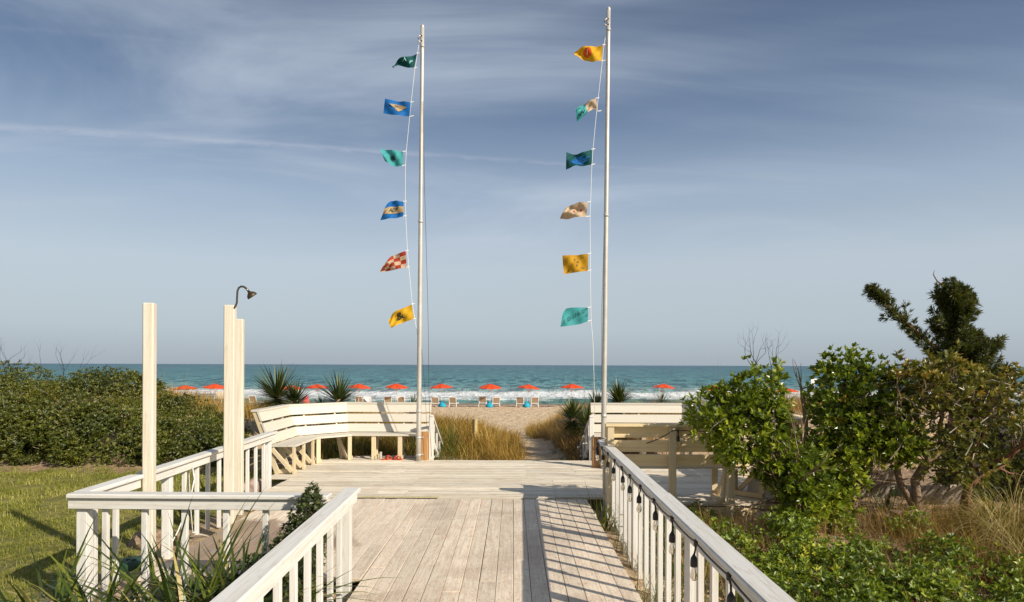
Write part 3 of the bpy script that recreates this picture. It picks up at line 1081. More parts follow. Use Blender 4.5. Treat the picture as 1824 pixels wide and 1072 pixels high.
DL, DR = 13.30, 12.40
flagpole('left flagpole, metal, standing before the left bench and flying six small flags', 746, 48, DL, 750.5, 0.0,
         [(747, 62), (742, 94), (737, 125), (731, 181), (728, 211), (722.5, 269), (721, 299), (721, 359), (722, 389), (725, 447), (727.5, 477), (734, 541), (739, 569), (745, 606), (747, 640)],
         [([(752, 180), (755, 330), (758, 420), (761, 520), (763, 600), (764, 680), (766, 760), (769, 812)], M_darkrope, 0.004),
          ([(751, 620), (756, 680), (759, 730), (762, 780)], M_darkrope, 0.003)], 0.075)
flagpole('right flagpole, metal and slightly taller, rising behind the bench back and flying six small flags', 1075, 17, DR, 1082, 0.0,
         [(1080, 48), (1074, 80), (1071, 110), (1064, 175), (1061, 201), (1055, 266), (1053, 296), (1051, 359), (1050, 388), (1051, 452), (1051, 484), (1052, 546), (1053, 574), (1056, 606), (1057.5, 650), (1060, 740)],
         [([(1075, 420), (1073, 500), (1071, 560), (1072, 700)], M_darkrope, 0.003)], -0.09)


# ------------------------------------------------------------------ flags
def smooth_line(pts, n):
    P = np.array(pts, dtype=float)
    s = np.concatenate([[0], np.cumsum(np.linalg.norm(np.diff(P, axis=0), axis=1))])
    s /= s[-1]
    tt = np.linspace(0, 1, n)
    out = np.stack([np.interp(tt, s, P[:, 0]), np.interp(tt, s, P[:, 1])], 1)
    for _ in range(2):
        out[1:-1] = 0.25 * out[:-2] + 0.5 * out[1:-1] + 0.25 * out[2:]
    return out


def text_mesh(s, size=1.0):
    cu = bpy.data.curves.new('lettering', 'FONT')
    cu.body = s
    cu.size = size
    cu.align_x = 'CENTER'
    cu.align_y = 'CENTER'
    cu.resolution_u = 3
    cu.offset = 0.005
    o = bpy.data.objects.new('lettering', cu)
    C.objects.link(o)
    dg = bpy.context.evaluated_depsgraph_get()
    me = bpy.data.meshes.new_from_object(o.evaluated_get(dg))
    bpy.data.objects.remove(o)
    V = np.zeros(len(me.vertices) * 3)
    me.vertices.foreach_get('co', V)
    F = [tuple(p.vertices) for p in me.polygons]
    return V.reshape(-1, 3)[:, :2], F


class Flag:
    def __init__(self, label, D, top, bot, amp=0.06, ph=0.0, rip=1.2, skew=0.6):
        self.T, self.B = smooth_line(top, 33), smooth_line(bot, 33)
        self.D, self.amp, self.ph, self.rip, self.skew = D, amp * 0.55, ph, rip, skew
        c = at(*top[0], D)
        self.root = thing('flag', label, 'flag', c, 'small flags flying from the flagpoles')
        for p in (top[0], bot[0]):
            q = at(*p, D)
            MB().add(*tube([q + Vector((-.01, 0, 0)), q + Vector((.06, 0, .012))], 0.009, 5)).build('tie', M_rope, self.root)

    def pos(self, u, v, lift=0.0):
        """u from hoist to fly, v from top to bottom"""
        u, v = np.asarray(u, float), np.asarray(v, float)
        k = np.linspace(0, 1, 33)
        px = np.interp(u, k, self.T[:, 0]) * (1 - v) + np.interp(u, k, self.B[:, 0]) * v
        py = np.interp(u, k, self.T[:, 1]) * (1 - v) + np.interp(u, k, self.B[:, 1]) * v
        env = np.minimum(1, 3 * u + 0.1)
        yd = self.D + env * (self.amp * np.sin(2 * np.pi * (self.rip * u + self.ph + self.skew * v)) + 0.35 * self.amp * np.sin(2 * np.pi * (2.3 * u - 1.4 * v + self.ph * 2)))
        # the fold is a real displacement in depth; the outline is taken at the mean depth
        x = (px - 914) * self.D / F_PX
        z = CAM_Z - (py - 649 - 0.0033 * (px - 914)) * self.D / F_PX
        return np.stack([x, yd - lift, z], -1)

    def cloth(self, mat, name='cloth', u0=0, u1=1, v0=0, v1=1, lift=0.0, n=26, m=18):
        U, W = np.meshgrid(np.linspace(u0, u1, n), np.linspace(v0, v1, m))
        V = self.pos(U, W, lift).reshape(-1, 3)
        ii = (np.arange(m - 1)[:, None] * n + np.arange(n - 1)[None]).ravel()
        MB().add(V, np.stack([ii, ii + 1, ii + 1 + n, ii + n], 1)).build(name, mat, self.root, True)

    def shape(self, name, pts, mat, lift=0.011):
        """a flat printed shape given by a fan of uv points round its centre"""
        P = np.array(pts, float)
        c = P.mean(0)
        rings = [c[None]] + [c + (P - c) * f for f in (0.34, 0.67, 1.0)]
        n = len(P)
        V = np.concatenate([self.pos(r[:, 0], r[:, 1], lift) for r in rings])
        F = []
        for j in range(n):
            k = (j + 1) % n
            F.append((0, 1 + j, 1 + k))
            for r in range(2):
                a_, b_ = 1 + r * n + j, 1 + r * n + k
                F += [(a_, a_ + n, b_ + n), (a_, b_ + n, b_)]
        MB().add(V, np.array(F)).build(name, mat, self.root)

    def text(self, s, uc, vc, su, sv, mat, lift=0.020, slope=0.0):
        P, F = text_mesh(s)
        u = uc - P[:, 0] * su
        v = vc - P[:, 1] * sv - slope * P[:, 0]
        V = self.pos(np.clip(u, 0, 1), np.clip(v, 0, 1), lift)
        me = bpy.data.meshes.new('lettering')
        me.from_pydata(V.tolist(), [], F)
        put('lettering', me, mat, self.root)


F_teal = fabric('flag_dark_teal', (0.0, 0.085, 0.085))
F_blue = fabric('flag_blue', (0.005, 0.16, 0.50))
F_turq = fabric('flag_turquoise', (0.07, 0.42, 0.42))
F_tan = fabric('flag_tan', (0.62, 0.44, 0.22))
F_cream = fabric('flag_cream', (0.66, 0.50, 0.33))
F_red = fabric('flag_red', (0.46, 0.045, 0.015))
F_yel = fabric('flag_yellow', (0.78, 0.44, 0.01))
F_must = fabric('flag_mustard', (0.62, 0.33, 0.008))
F_or = fabric('flag_orange', (0.80, 0.13, 0.01))
F_navy = plain('flag_print_dark', (0.008, 0.03, 0.035), 0.7)
F_whitep = plain('flag_print_white', (0.75, 0.75, 0.70), 0.7)
F_aqua = plain('flag_print_aqua', (0.30, 0.65, 0.62), 0.7)

f = Flag('dark teal flag with white letters, topmost on the left pole', DL, [(741, 96), (728, 101), (716, 103), (706, 109), (696, 118)], [(736, 122), (725, 121), (713, 116.5), (706, 119), (699, 123)], 0.09, .1)
f.cloth(F_teal)
f.text('F', 0.17, 0.62, 0.30, 0.42, F_aqua)
f.text('A', 0.44, 0.40, 0.26, 0.50, F_aqua)
f = Flag('blue flag with a tan triangle, second from the top on the left pole', DL, [(730, 183), (707, 180.5), (684.5, 177)], [(730, 208), (706, 206.5), (680.5, 202)], 0.05, .6)
f.cloth(F_blue)
f.shape('triangle', [(0.13, 0.36), (0.36, 0.28), (0.60, 0.26), (0.80, 0.32), (0.66, 0.48), (0.50, 0.70), (0.44, 0.74), (0.30, 0.55)], F_tan)
f.text('NC', 0.47, 0.40, 0.16, 0.24, F_navy)
f = Flag('turquoise flag with a dark starburst, third from the top on the left pole', DL, [(717, 271), (696, 268.5), (676, 265)], [(716, 296), (704, 297), (695, 295), (684, 287)], 0.06, .25)
f.cloth(F_turq)
st_pts = []
for k in range(40):
    rr = 1.0 if k % 2 == 0 else 0.42
    st_pts.append((0.47 + 0.17 * rr * math.cos(k * math.pi / 20), 0.52 + 0.27 * rr * math.sin(k * math.pi / 20)))
f.shape('starburst', st_pts, F_navy)
f.text('o o', 0.18, 0.88, 0.10, 0.14, F_navy)
f = Flag('blue and tan striped flag lettered ADY, fourth from the top on the left pole', DL, [(718, 360), (706, 358.5), (695, 358), (689, 364)], [(718, 386), (704, 389), (690, 391), (676, 392.5)], 0.06, .4)
f.cloth(F_blue)
f.cloth(F_tan, 'stripe', 0.0, 1, 0.33, 0.72, 0.008)
f.text('ADY', 0.47, 0.53, 0.21, 0.32, F_navy)
f = Flag('red and cream checkered flag, fifth from the top on the left pole', DL, [(722, 448), (709, 452), (695, 457), (687, 468), (677, 484)], [(724, 477), (707, 480.5), (692, 483), (676, 485.5)], 0.07, .8)
f.cloth(F_red)
for i in range(5):
    for j in range(4):
        if (i + j) % 2:
            f.cloth(F_cream, 'check', i / 5, (i + 1) / 5, j / 4, (j + 1) / 4, 0.008, 8, 8)
f = Flag('yellow flag with a dark ampersand, lowest on the left pole', DL, [(733, 541), (720, 547), (707, 552), (699, 557), (691, 570)], [(737, 567), (722, 572), (709, 577), (697, 583.5)], 0.06, .15)
f.cloth(F_yel)
f.text('&', 0.50, 0.48, 0.52, 0.72, F_navy)
f = Flag('yellow flag with an orange disc, topmost on the right pole', DR, [(1072, 81), (1056, 82.5), (1040, 84), (1021, 92)], [(1070, 109.5), (1054, 111), (1043, 107.5), (1022, 102)], 0.09, .0)
f.cloth(F_yel)
f.shape('disc', [(0.53 + 0.155 * math.cos(k * math.pi / 12), 0.46 + 0.30 * math.sin(k * math.pi / 12)) for k in range(24)], F_or)
f.text('1', 0.54, 0.50, 0.20, 0.45, F_whitep)
f = Flag('half cream and half turquoise flag lettered W, second from the top on the right pole', DR, [(1060, 176), (1049, 180), (1040, 185), (1023, 195)], [(1064, 199), (1056, 193), (1043, 204), (1027, 217)], 0.06, .5)
f.cloth(F_cream, 'cloth', 0, 0.5)
f.cloth(F_turq, 'cloth', 0.5, 1)
f.text('W', 0.75, 0.70, 0.34, 0.42, F_navy)
f.text('W', 0.79, 0.20, 0.20, 0.22, F_navy)
f = Flag('dark teal flag with a bright blue field, third from the top on the right pole', DR, [(1053, 267), (1041, 271), (1028, 275.5), (1016, 274), (1007, 272)], [(1053, 294), (1036, 296), (1022, 297), (1007, 302.5)], 0.07, .35)
f.cloth(F_teal)
f.shape('blue_field', [(0.04, 0.46), (0.34, 0.24), (0.62, 0.34), (0.93, 0.52), (0.76, 0.76), (0.52, 0.88), (0.34, 0.86), (0.2, 0.68)], F_blue)
f.text('TR', 0.42, 0.66, 0.18, 0.22, F_navy)
f = Flag('crumpled cream flag with a dark fold, fourth from the top on the right pole', DR, [(1046, 361), (1034, 362), (1020, 364), (1008, 369), (1002, 378)], [(1044, 387), (1030, 388), (1014, 389.5), (996, 390)], 0.13, .55, 0.9, 1.0)
f.cloth(F_cream)
f.shape('red_mark', [(0.15, .52), (.2, .42), (.26, .48), (.22, .62)], F_red)
f.shape('red_mark', [(0.42, .52), (.52, .48), (.5, .60), (.44, .62)], F_red)
f = Flag('mustard flag with small dark marks, fifth from the top on the right pole', DR, [(1047, 453), (1030, 454.5), (1015, 455), (1001, 456.5)], [(1047, 483), (1030, 485.5), (1016, 487), (1004, 489)], 0.06, .7)
f.cloth(F_must)
for (s_, u_, v_) in (('O', .24, .22), ('T', .52, .3), ('A', .4, .42), ('l', .66, .55), ('E', .44, .62), ('A', .82, .88), ('L', .6, .88), ('H', .2, .80)):
    f.text(s_, u_, v_, 0.15, 0.19, F_navy)
f = Flag('turquoise flag lettered SOUND, lowest on the right pole', DR, [(1047, 547), (1031, 546.5), (1018, 547), (1008, 548), (1002, 556)], [(1047.5, 571), (1034, 576), (1016, 579), (998, 581)], 0.03, .2)
f.cloth(F_turq)
for k, ch in enumerate('SOUND'):
    f.text(ch, 0.86 - 0.175 * k, 0.74 - 0.12 * k, 0.15, 0.34, F_navy)
f.text('Y', 0.05, 0.10, 0.14, 0.24, F_navy)
f.text('U', 0.05, 0.55, 0.12, 0.3, F_navy)

# ------------------------------------------------------------------ string lights


def catenary(a_, b_, sag, n=9):
    a_, b_ = Vector(a_), Vector(b_)
    return [a_.lerp(b_, i / (n - 1)) - Vector((0, 0, sag * 4 * (i / (n - 1)) * (1 - i / (n - 1)))) for i in range(n)]


def hang_lamp(root, p, drop=0.10, tilt=(0, 0)):
    p = Vector(p)
    e = p + Vector((tilt[0], tilt[1], -drop))
    mb = MB()
    mb.add(*tube([p + Vector((0, 0, .018)), p + Vector((0, 0, -.022))], [0.016, 0.013], 7))
    mb.add(*tube([p, p.lerp(e, .5) + Vector((0.004, 0, 0)), e], 0.0065, 6))
    mb.add(*lathe([(0.006, 0.012), (0.012, 0.0), (0.021, -0.014), (0.0235, -0.030), (0.0235, -0.066), (0.020, -0.070), (0.001, -0.070)], 10, Matrix.Translation(e)))
    s = mb.build('socket', M_black, root)
    b = MB().add(*lathe([(0.012, -0.070), (0.014, -0.082), (0.021, -0.100), (0.0255, -0.122), (0.0235, -0.142), (0.014, -0.156), (0.001, -0.160)], 12, Matrix.Translation(e)))
    bo = b.build('bulb', M_glass, s, True)
    MB().add(*tube([e + Vector((0, 0, -.07)), e + Vector((.004, 0, -.10)), e + Vector((-.004, 0, -.125)), e + Vector((.003, 0, -.14))], 0.0016, 4)).build('filament', M_filament, s)


sl = thing('string_light', 'black string of clear light bulbs hanging along the inner side of the right railing', 'string lights', (1.2, 6, HR - 0.05), 'black string lights with clear bulbs')
d_r = Vector((R1[0] - R0[0], R1[1] - R0[1], 0)).normalized()
cab = []
lamps = []
for k, yk in enumerate((9.62, 9.2, 8.6, 7.98, 7.42, 6.87, 6.27, 5.63, 4.96, 4.29, 3.61, 2.93, 2.26)):
    fk = (yk - R0[1]) / (R1[1] - R0[1])
    xk = R0[0] + (R1[0] - R0[0]) * fk - 0.075
    q = Vector((xk, yk, HR - 0.047))
    lamps.append(q)
    if cab:
        prev = cab[-1]
        for t_ in (0.25, 0.5, 0.75):
            cab.append(prev.lerp(q, t_) - Vector((0, 0, 0.016 * (1 - (2 * t_ - 1) ** 2) * (0.6 + 0.8 * ((k * 37) % 10) / 10))))
    cab.append(q)
    if k == 1:
        pass
MB().add(*tube(cab, 0.0065, 6)).build('cable', M_black, sl, True)
for k, q in enumerate(lamps):
    hang_lamp(sl, q, 0.085 + 0.02 * ((k * 7) % 3) / 2, (0.012 * (((k * 5) % 3) - 1), 0))
sl2 = thing('string_light', 'black cable looped over the railing end and swagged to the bench post with one bulb', 'string lights', (1.6, 9.3, HR), 'black string lights with clear bulbs')
e0 = Vector((1.215, 9.64, HR - 0.06))
loop = [e0, Vector((1.212, 9.80, HR + 0.01)), Vector((1.25, 9.82, HR + 0.03)), Vector((1.32, 9.72, HR + 0.02)), Vector((1.385, 9.40, HR - 0.01))]
swag = catenary((1.385, 9.38, HR - 0.01), (2.16, 9.06, 1.03), 0.10)
rest = catenary((2.17, 9.055, 1.03), (2.95, 9.055, 1.03), 0.012, 6)
MB().add(*tube(loop + swag + rest, 0.0065, 6)).build('cable', M_black, sl2, True)
hang_lamp(sl2, (2.22, 9.05, 1.02), 0.07)
hang_lamp(sl2, (1.215, 9.70, HR - 0.05), 0.05)
sl3 = thing('string_light', 'small black sockets on a cable along the right stair handrail', 'string lights', (1.5, 14, 0.7), 'black string lights with clear bulbs')
pl = [Vector((1.53 - 0.065 * k, 13.48 + 0.45 * k, 0.86 - 0.28 * k)) for k in range(4)]
MB().add(*tube(pl, 0.006, 5)).build('cable', M_black, sl3, True)
for q in pl[1:]:
    hang_lamp(sl3, q, 0.05)

# ------------------------------------------------------------------ small things on and around the boards
q = at(846, 745, 16.0)
o = board('marker_post', (q.x, q.y, -0.5), (q.x, q.y, q.z), 0.10, 0.10, M_tanpost, None, up=(-0.8, -1, 0), b=0.01)
tag(o, 'weathered square wooden post standing in the dry grass beside the beach path', 'post')
q = at(676, 820, 13.35)
o = MB().add(*tube([(q.x, 13.5, -0.2), (q.x, 13.5, 0.15)], 0.025, 10)).build('pipe_stub', M_conc)
tag(o, 'short grey pipe stub sticking up under the left bench', 'pipe')
sx, sy = at(698, 820, 13.35).x, 13.42
for k, (dx_, rot) in enumerate(((-0.10, 0.5), (0.09, -0.4))):
    root = thing('sandal', ('red sandal with its toe turned out under the left bench, nearer the pipe stub', 'red sandal under the left bench, nearer the flagpole')[k], 'sandal', (sx + dx_, sy, 0.0), 'pair of red sandals')
    root.rotation_euler = (0, 0, rot)
    mb = MB()
    ang = np.linspace(0, 2 * np.pi, 18, endpoint=False)
    ox, oy = 0.13 * np.cos(ang), (0.042 + 0.012 * np.cos(ang)) * np.sin(ang)
    V = np.concatenate([np.stack([ox, oy, np.full(18, z_)], 1) for z_ in (0.002, 0.028)] + [np.array([[0, 0, 0.028]])])
    F = [(j, (j + 1) % 18, 18 + (j + 1) % 18) for j in range(18)] + [(j, 18 + (j + 1) % 18, 18 + j) for j in range(18)] + [(36, 18 + j, 18 + (j + 1) % 18) for j in range(18)]
    mb.add(V, np.array(F))
    mb.build('sole', M_sandal, root, M=world_of(root))
    mb = MB()
    mb.add(*tube([(-.02, -.05, .02), (0.0, -.035, .065), (.02, 0, .085), (0.0, .035, .065), (-.02, .05, .02)], 0.016, 6))
    mb.add(*tube([(.02, 0, .085), (.07, 0, .06), (.10, 0, .03)], 0.010, 6))
    mb.build('strap', M_sandal, root, M=world_of(root))
q = at(236, 985, 7.0)
lid = thing('valve_box', 'round dark green valve box lid in the sand behind the crosswise railing', 'valve box', (q.x, 7.0, float(terrain(q.x, 7.0))))
zb = float(terrain(q.x, 7.0))
MB().add(*lathe([(0.17, -0.05), (0.175, 0.06), (0.165, 0.075), (0.001, 0.08)], 22, Matrix.Translation((q.x, 7.0, zb)))).build('lid', M_lid, lid, True)
MB().add(*tube([(q.x - .05, 6.99, zb + .085), (q.x + .05, 6.99, zb + .085)], 0.01, 6)).build('handle', M_lid, lid)
# white hose by the first shower post
hz = [(-3.78, 7.3, -0.2), (-3.70, 7.45, 0.05), (-3.62, 7.55, 0.35), (-3.60, 7.62, 0.6), (-3.66, 7.7, 0.72), (-3.74, 7.78, 0.62), (-3.78, 7.9, 0.25), (-3.8, 8.0, -0.1), (-3.7, 8.2, -0.2)]
o = MB().add(*tube(hz, 0.007, 6)).build('hose', M_white, None, True)
tag(o, 'thin white hose looped against the railing behind the shower posts', 'hose')


def rock(name, label, loc, r, seed, mat=M_rock):
    g = np.random.default_rng(seed)
    import bmesh
    bm = bmesh.new()
    bmesh.ops.create_icosphere(bm, subdivisions=3, radius=1)
    for v in bm.verts:
        d = v.co.normalized()
        k = 1 + 0.22 * math.sin(3 * d.x + seed) * math.cos(2.5 * d.y + seed) + 0.12 * math.sin(6 * d.z + 5 * d.x) + g.uniform(-.03, .03)
        v.co = Vector((d.x * r[0], d.y * r[1], d.z * r[2])) * k
    me_ = bpy.data.meshes.new(name)
    bm.to_mesh(me_)
    bm.free()
    o_ = put(name, me_, mat, None, Matrix.Translation(loc))
    tag(o_, label, 'rock', 'rocks in the sand')


rock('rock', 'pinkish rock beside the railing post at the left bench end', (-4.15, 10.6, -0.12), (0.22, 0.2, 0.2), 3)
rock('rock', 'dark brown rounded lump in the sand behind the crosswise railing', (-4.2, 7.9, -0.2), (0.28, 0.24, 0.16), 8, M_bark)  # dark brown rounded lump, shaped by the same mesh function
rock('rock', 'pale flat rock at the foot of the crooked trunks', (5.35, 9.1, -0.12), (0.36, 0.22, 0.09), 5)
rock('rock', 'pale rock in the sand below the angled bench', (3.5, 9.25, -0.2), (0.24, 0.16, 0.11), 6, M_conc)

# ------------------------------------------------------------------ beach furniture
DU = 66.0


def beach_z(x, y):
    return float(terrain(x, y))


def canopy(r, h, tilt=0.0, n=8):
    rings = 5
    V, F = [], []
    for i in range(rings + 1):
        f = i / rings
        for j in range(n * 2):
            a_ = j * math.pi / n
            edge = 1.0 if j % 2 == 0 else 0.93 + 0.0 * f
            sag = 0.0 if j % 2 == 0 else -0.05 * f
            V.append((r * f * edge * math.cos(a_), r * f * edge * math.sin(a_), h * (1 - f ** 1.35) + sag))
    m = n * 2
    for i in range(rings):
        for j in range(m):
            k = (j + 1) % m
            F.append((i * m + j, i * m + k, (i + 1) * m + k, (i + 1) * m + j))
    V += [(v[0], v[1], v[2] - 0.04) for v in V[rings * m:(rings + 1) * m]]
    for j in range(m):
        k = (j + 1) % m
        F.append((rings * m + j, rings * m + k, (rings + 1) * m + k, (rings + 1) * m + j))
    return np.array(V), np.array(F)


UMB = [(331, 'orange beach umbrella behind the dune grass at the left end of the row', 684), (382, 'orange beach umbrella beside the shower head post, left of the yuccas', 681.5),
       (520, 'orange beach umbrella hidden behind the large yucca', 684), (565, 'orange beach umbrella between the two big yuccas', 682), (638, 'orange beach umbrella just right of the middle yucca', 681.5),
       (705, 'orange beach umbrella left of the left flagpole, above two loungers with towels', 681), (787.5, 'orange beach umbrella just right of the left flagpole', 681.5),
       (873, 'orange beach umbrella above the beach path over its pair of loungers', 681.5), (938, 'orange beach umbrella tipped by the wind over the third pair of loungers', 682.5),
       (1019, 'orange beach umbrella above the yucca beside the right flagpole', 681.5), (1180, 'orange beach umbrella behind the sea oats right of the right flagpole', 681.5),
       (1275, 'orange beach umbrella half hidden by the top of the round green bush', 684), (1402, 'orange beach umbrella hidden behind the right edge of the round green bush', 689)]
proto = None
for i, (px, lab, pyt) in enumerate(UMB):
    p = at(px, pyt, DU)
    zb = beach_z(p.x, DU)
    ht = p.z - zb
    if proto is None:
        u = thing('beach_umbrella', lab, 'umbrella', (0, 0, 0), 'orange umbrellas along the beach')
        V, F = canopy(1.14, 0.32)
        MB().add(V + np.array([0, 0, 2.52 - 0.32]), F).build('canopy', M_orange, u)
        MB().add(*lathe([(0.24, 2.49), (0.15, 2.525), (0.03, 2.54), (0.012, 2.58), (0.001, 2.59)], 10)).build('vent_cap', M_orange, u)
        MB().add(*tube([(0, 0, -0.1), (0, 0, 2.5)], 0.017, 8)).build('pole', M_white, u)
        for k in range(8):
            a_ = k * math.pi / 4
            MB().add(*tube([(0, 0, 1.75), (0.62 * math.cos(a_), 0.62 * math.sin(a_), 2.34)], 0.010, 4)).build('rib', M_white, u)
        proto = u
    else:
        u = copy_tree(proto)
        u['label'] = lab
    u.location = (p.x, DU, p.z - 2.6)
    u.rotation_euler = (R(((i * 5) % 7 - 3) * 1.1), R(((i * 3) % 5 - 2) * 1.6), i * 0.41)
    if px == 938:
        u.rotation_euler = (0, R(6), 0.3)
for px, lab in ((788, 'blue weight bag at the umbrella foot nearest the left flagpole'), (872, 'blue weight bag at the umbrella foot above the beach path'), (938, 'blue weight bag at the foot of the tipped umbrella')):
    p = at(px, 720, DU - 0.35)
    g = np.random.default_rng(px)
    V, F = lathe([(0.32, 0.0), (0.38, 0.08), (0.36, 0.20), (0.28, 0.32), (0.16, 0.42), (0.08, 0.50), (0.10, 0.56), (0.001, 0.58)], 14)
    V *= 1 + g.uniform(-.17, .17, (len(V), 1))
    o = MB().add(V + np.array([p.x, DU - 0.35, beach_z(p.x, DU)]), F).build('weight_bag', M_blue, None, True)
    tag(o, lab, 'bag', 'blue weight bags at the umbrella feet')

LOU = [(638.5, 'beach lounger beside the middle yucca, left of the one with a draped towel'), (654, 'beach lounger with a white towel draped over its back, third left of the left flagpole'),
       (690.5, 'tan and white beach lounger under the umbrella left of the left flagpole'), (714, 'beach lounger with a white towel on top, nearest left of the left flagpole'),
       (774.5, 'tan and white beach lounger nearest right of the left flagpole'), (806, 'tan and white beach lounger second right of the left flagpole'),
       (859.5, 'tan and white beach lounger left of the bag above the beach path'), (884, 'tan and white beach lounger right of the bag above the beach path'),
       (926.5, 'tan and white beach lounger left of the bag under the tipped umbrella'), (953, 'tan and white beach lounger right of the bag under the tipped umbrella'),
       (449, 'beach lounger far left, half hidden by the large yucca'), (1432, 'beach lounger glimpsed between the two green bushes')]
proto = None
for i, (px, lab) in enumerate(LOU):
    p = at(px, 720, DU)
    zb = beach_z(p.x, DU + 0.2)
    if proto is None:
        u = thing('beach_lounger', lab, 'lounger', (0, 0, 0), 'loungers facing the sea')
        w = 0.34
        fr = MB()
        for s in (-1, 1):
            fr.add(*tube([(s * w, 1.65, 0.34), (s * w, 0.25, 0.34), (s * w, 0.0, 0.38)], 0.032, 6))
            fr.add(*tube([(s * w, 0.10, 0.36), (s * w, -0.14, 0.98)], 0.034, 6))
        fr.add(*tube([(-w, -0.14, 0.98), (w, -0.14, 0.98)], 0.034, 6))
        fr.add(*tube([(-w, 1.65, 0.34), (w, 1.65, 0.34)], 0.03, 6))
        fr.add(*tube([(-w, 0.1, 0.36), (w, 0.1, 0.36)], 0.03, 6))
        fr.build('frame', M_white, u)
        board('back_sling', (0, 0.085, 0.40), (0, -0.13, 0.95), 0.62, 0.014, M_sling, u, up=(0, -1, 0.3), b=0.003)
        board('seat_sling', (0, 0.15, 0.345), (0, 1.6, 0.345), 0.62, 0.014, M_sling, u, b=0.003)
        for sx_ in (-1, 1):
            for yy_ in (0.15, 1.45):
                board('leg', (sx_ * (w + .03), yy_ - .1, -0.03), (sx_ * w, yy_, 0.34), 0.05, 0.05, M_white, u, up=(1, 0, 0))
        proto = u
    else:
        u = copy_tree(proto)
        u['label'] = lab
    u.location = (p.x, DU + 0.2, zb)
    u.rotation_euler = (0, 0, ((i * 7) % 5 - 2) * 0.05)
for px, lab, hh in ((654, 'white towel hung over the lounger back left of the left flagpole', 0.42), (714, 'white towel folded over the top of the lounger nearest the left flagpole', 0.16)):
    p = at(px, 720, DU)
    zb = beach_z(p.x, DU)
    n = 12
    Ux, Vv = np.meshgrid(np.linspace(-0.40, 0.40, n), np.linspace(0, 1, 10))
    s_ = (Vv - 0.5) * 2
    zz = 1.03 - np.abs(s_) ** 1.1 * (hh + 0.18 * np.sin(Ux * 6 + px)) + 0.02 * np.sin(Ux * 17)
    yy_ = DU + 0.06 + 0.10 * s_ + 0.02 * np.sin(Ux * 12)
    ii = (np.arange(9)[:, None] * n + np.arange(n - 1)[None]).ravel()
    o = MB().add(np.stack([Ux + p.x, yy_, zz + zb + 0.03], -1).reshape(-1, 3), np.stack([ii, ii + 1, ii + 1 + n, ii + n], 1)).build('towel', M_towel, None, True)
    tag(o, lab, 'towel', 'white towels on the loungers')
p = at(545, 712, 62)
zb = beach_z(p.x, 62)
V, F = lathe([(0.28, 0.0), (0.34, 0.2), (0.30, 0.5), (0.20, 0.78), (0.001, 0.9)], 12)
V *= 1 + 0.15 * np.random.default_rng(4).uniform(-1, 1, (len(V), 1))
o = MB().add(V + np.array([p.x, 62, p.z - 0.5]), F).build('beach_bundle', M_pink, None, True)
tag(o, 'pink bundle of cloth glimpsed between the yuccas', 'bundle')
for px, py, lab, m_, in ((394, 700, 'pale blank board on a post standing on the beach left of the shower posts', M_panel), (1453, 677, 'white and blue board on a post glimpsed left of the second green bush', M_white)):
    D_ = 60.0
    p = at(px, py, D_)
    root = thing('beach_board', lab, 'sign', (p.x, D_, beach_z(p.x, D_)), 'boards standing on the beach')
    board('panel', (p.x - .42, D_, p.z - .15), (p.x + .42, D_, p.z - .15), 0.04, 0.66, m_, root)
    board('post', (p.x, D_ + .06, beach_z(p.x, D_) - .1), (p.x, D_ + .06, p.z), 0.09, 0.09, M_white, root, up=(0, 1, 0))
    if px > 1000:
        board('blue_patch', (p.x - .05, D_ - .022, p.z - .52), (p.x + .40, D_ - .022, p.z - .52), 0.03, 0.5, M_bluepanel, root)


def swimmer(label, px, py, D, s=1.0):
    p = at(px, py, D)
    V0, F0 = lathe([(0.001, 0.50), (0.06, 0.49), (0.10, 0.43), (0.115, 0.36), (0.10, 0.28), (0.065, 0.22), (0.06, 0.17), (0.13, 0.13), (0.22, 0.06), (0.25, -0.05), (0.24, -0.3)], 12)
    V0 = V0 * np.array([1.0, 0.7, 1.0]) * s
    o_ = MB().add(V0 + np.array([p.x, D, p.z - 0.3 * s]), F0).build('person', M_skin, None, True)
    tag(o_, label, 'person', 'swimmers in the surf')
    import bmesh
    hv, hf = lathe([(0.001, 0.515), (0.07, 0.505), (0.118, 0.44), (0.125, 0.37), (0.105, 0.30)], 12)
    MB().add(hv * np.array([1.0, 0.75, 1.0]) * s + np.array([p.x, D + 0.02, p.z - 0.3 * s]), hf).build('hair', M_black, o_, True)


swimmer('person swimming in the surf below the tipped umbrella, only head and shoulders above water', 927, 695, 122)
swimmer('person in the surf left of the umbrella beside the right flagpole', 993, 692, 124, 1.25)


# ================================================================== vegetation
def unit(v):
    return v / (np.linalg.norm(v, axis=-1, keepdims=True) + 1e-9)


def leaves(mb, B, d, n, L, W, tint, fold=0.18, droop=0.0):
    """pointed leaves folded along the midrib, two triangles each"""
    d = unit(d)
    s = unit(np.cross(d, n))
    nn = np.cross(s, d)
    L = np.asarray(L)[:, None]
    W = np.asarray(W)[:, None]
    tip = B + d * L
    tip[:, 2] -= (droop * L)[:, 0]
    mid = B + d * L * 0.5
    l = mid - s * W * 0.5 + nn * W * fold
    r = mid + s * W * 0.5 + nn * W * fold
    V = np.stack([B, l, tip, r], 1).reshape(-1, 3)
    k = np.arange(len(B))[:, None] * 4
    F = np.concatenate([k + np.array([[0, 3, 2]]), k + np.array([[0, 2, 1]])])
    mb.add(V, F, np.concatenate([tint, tint]))


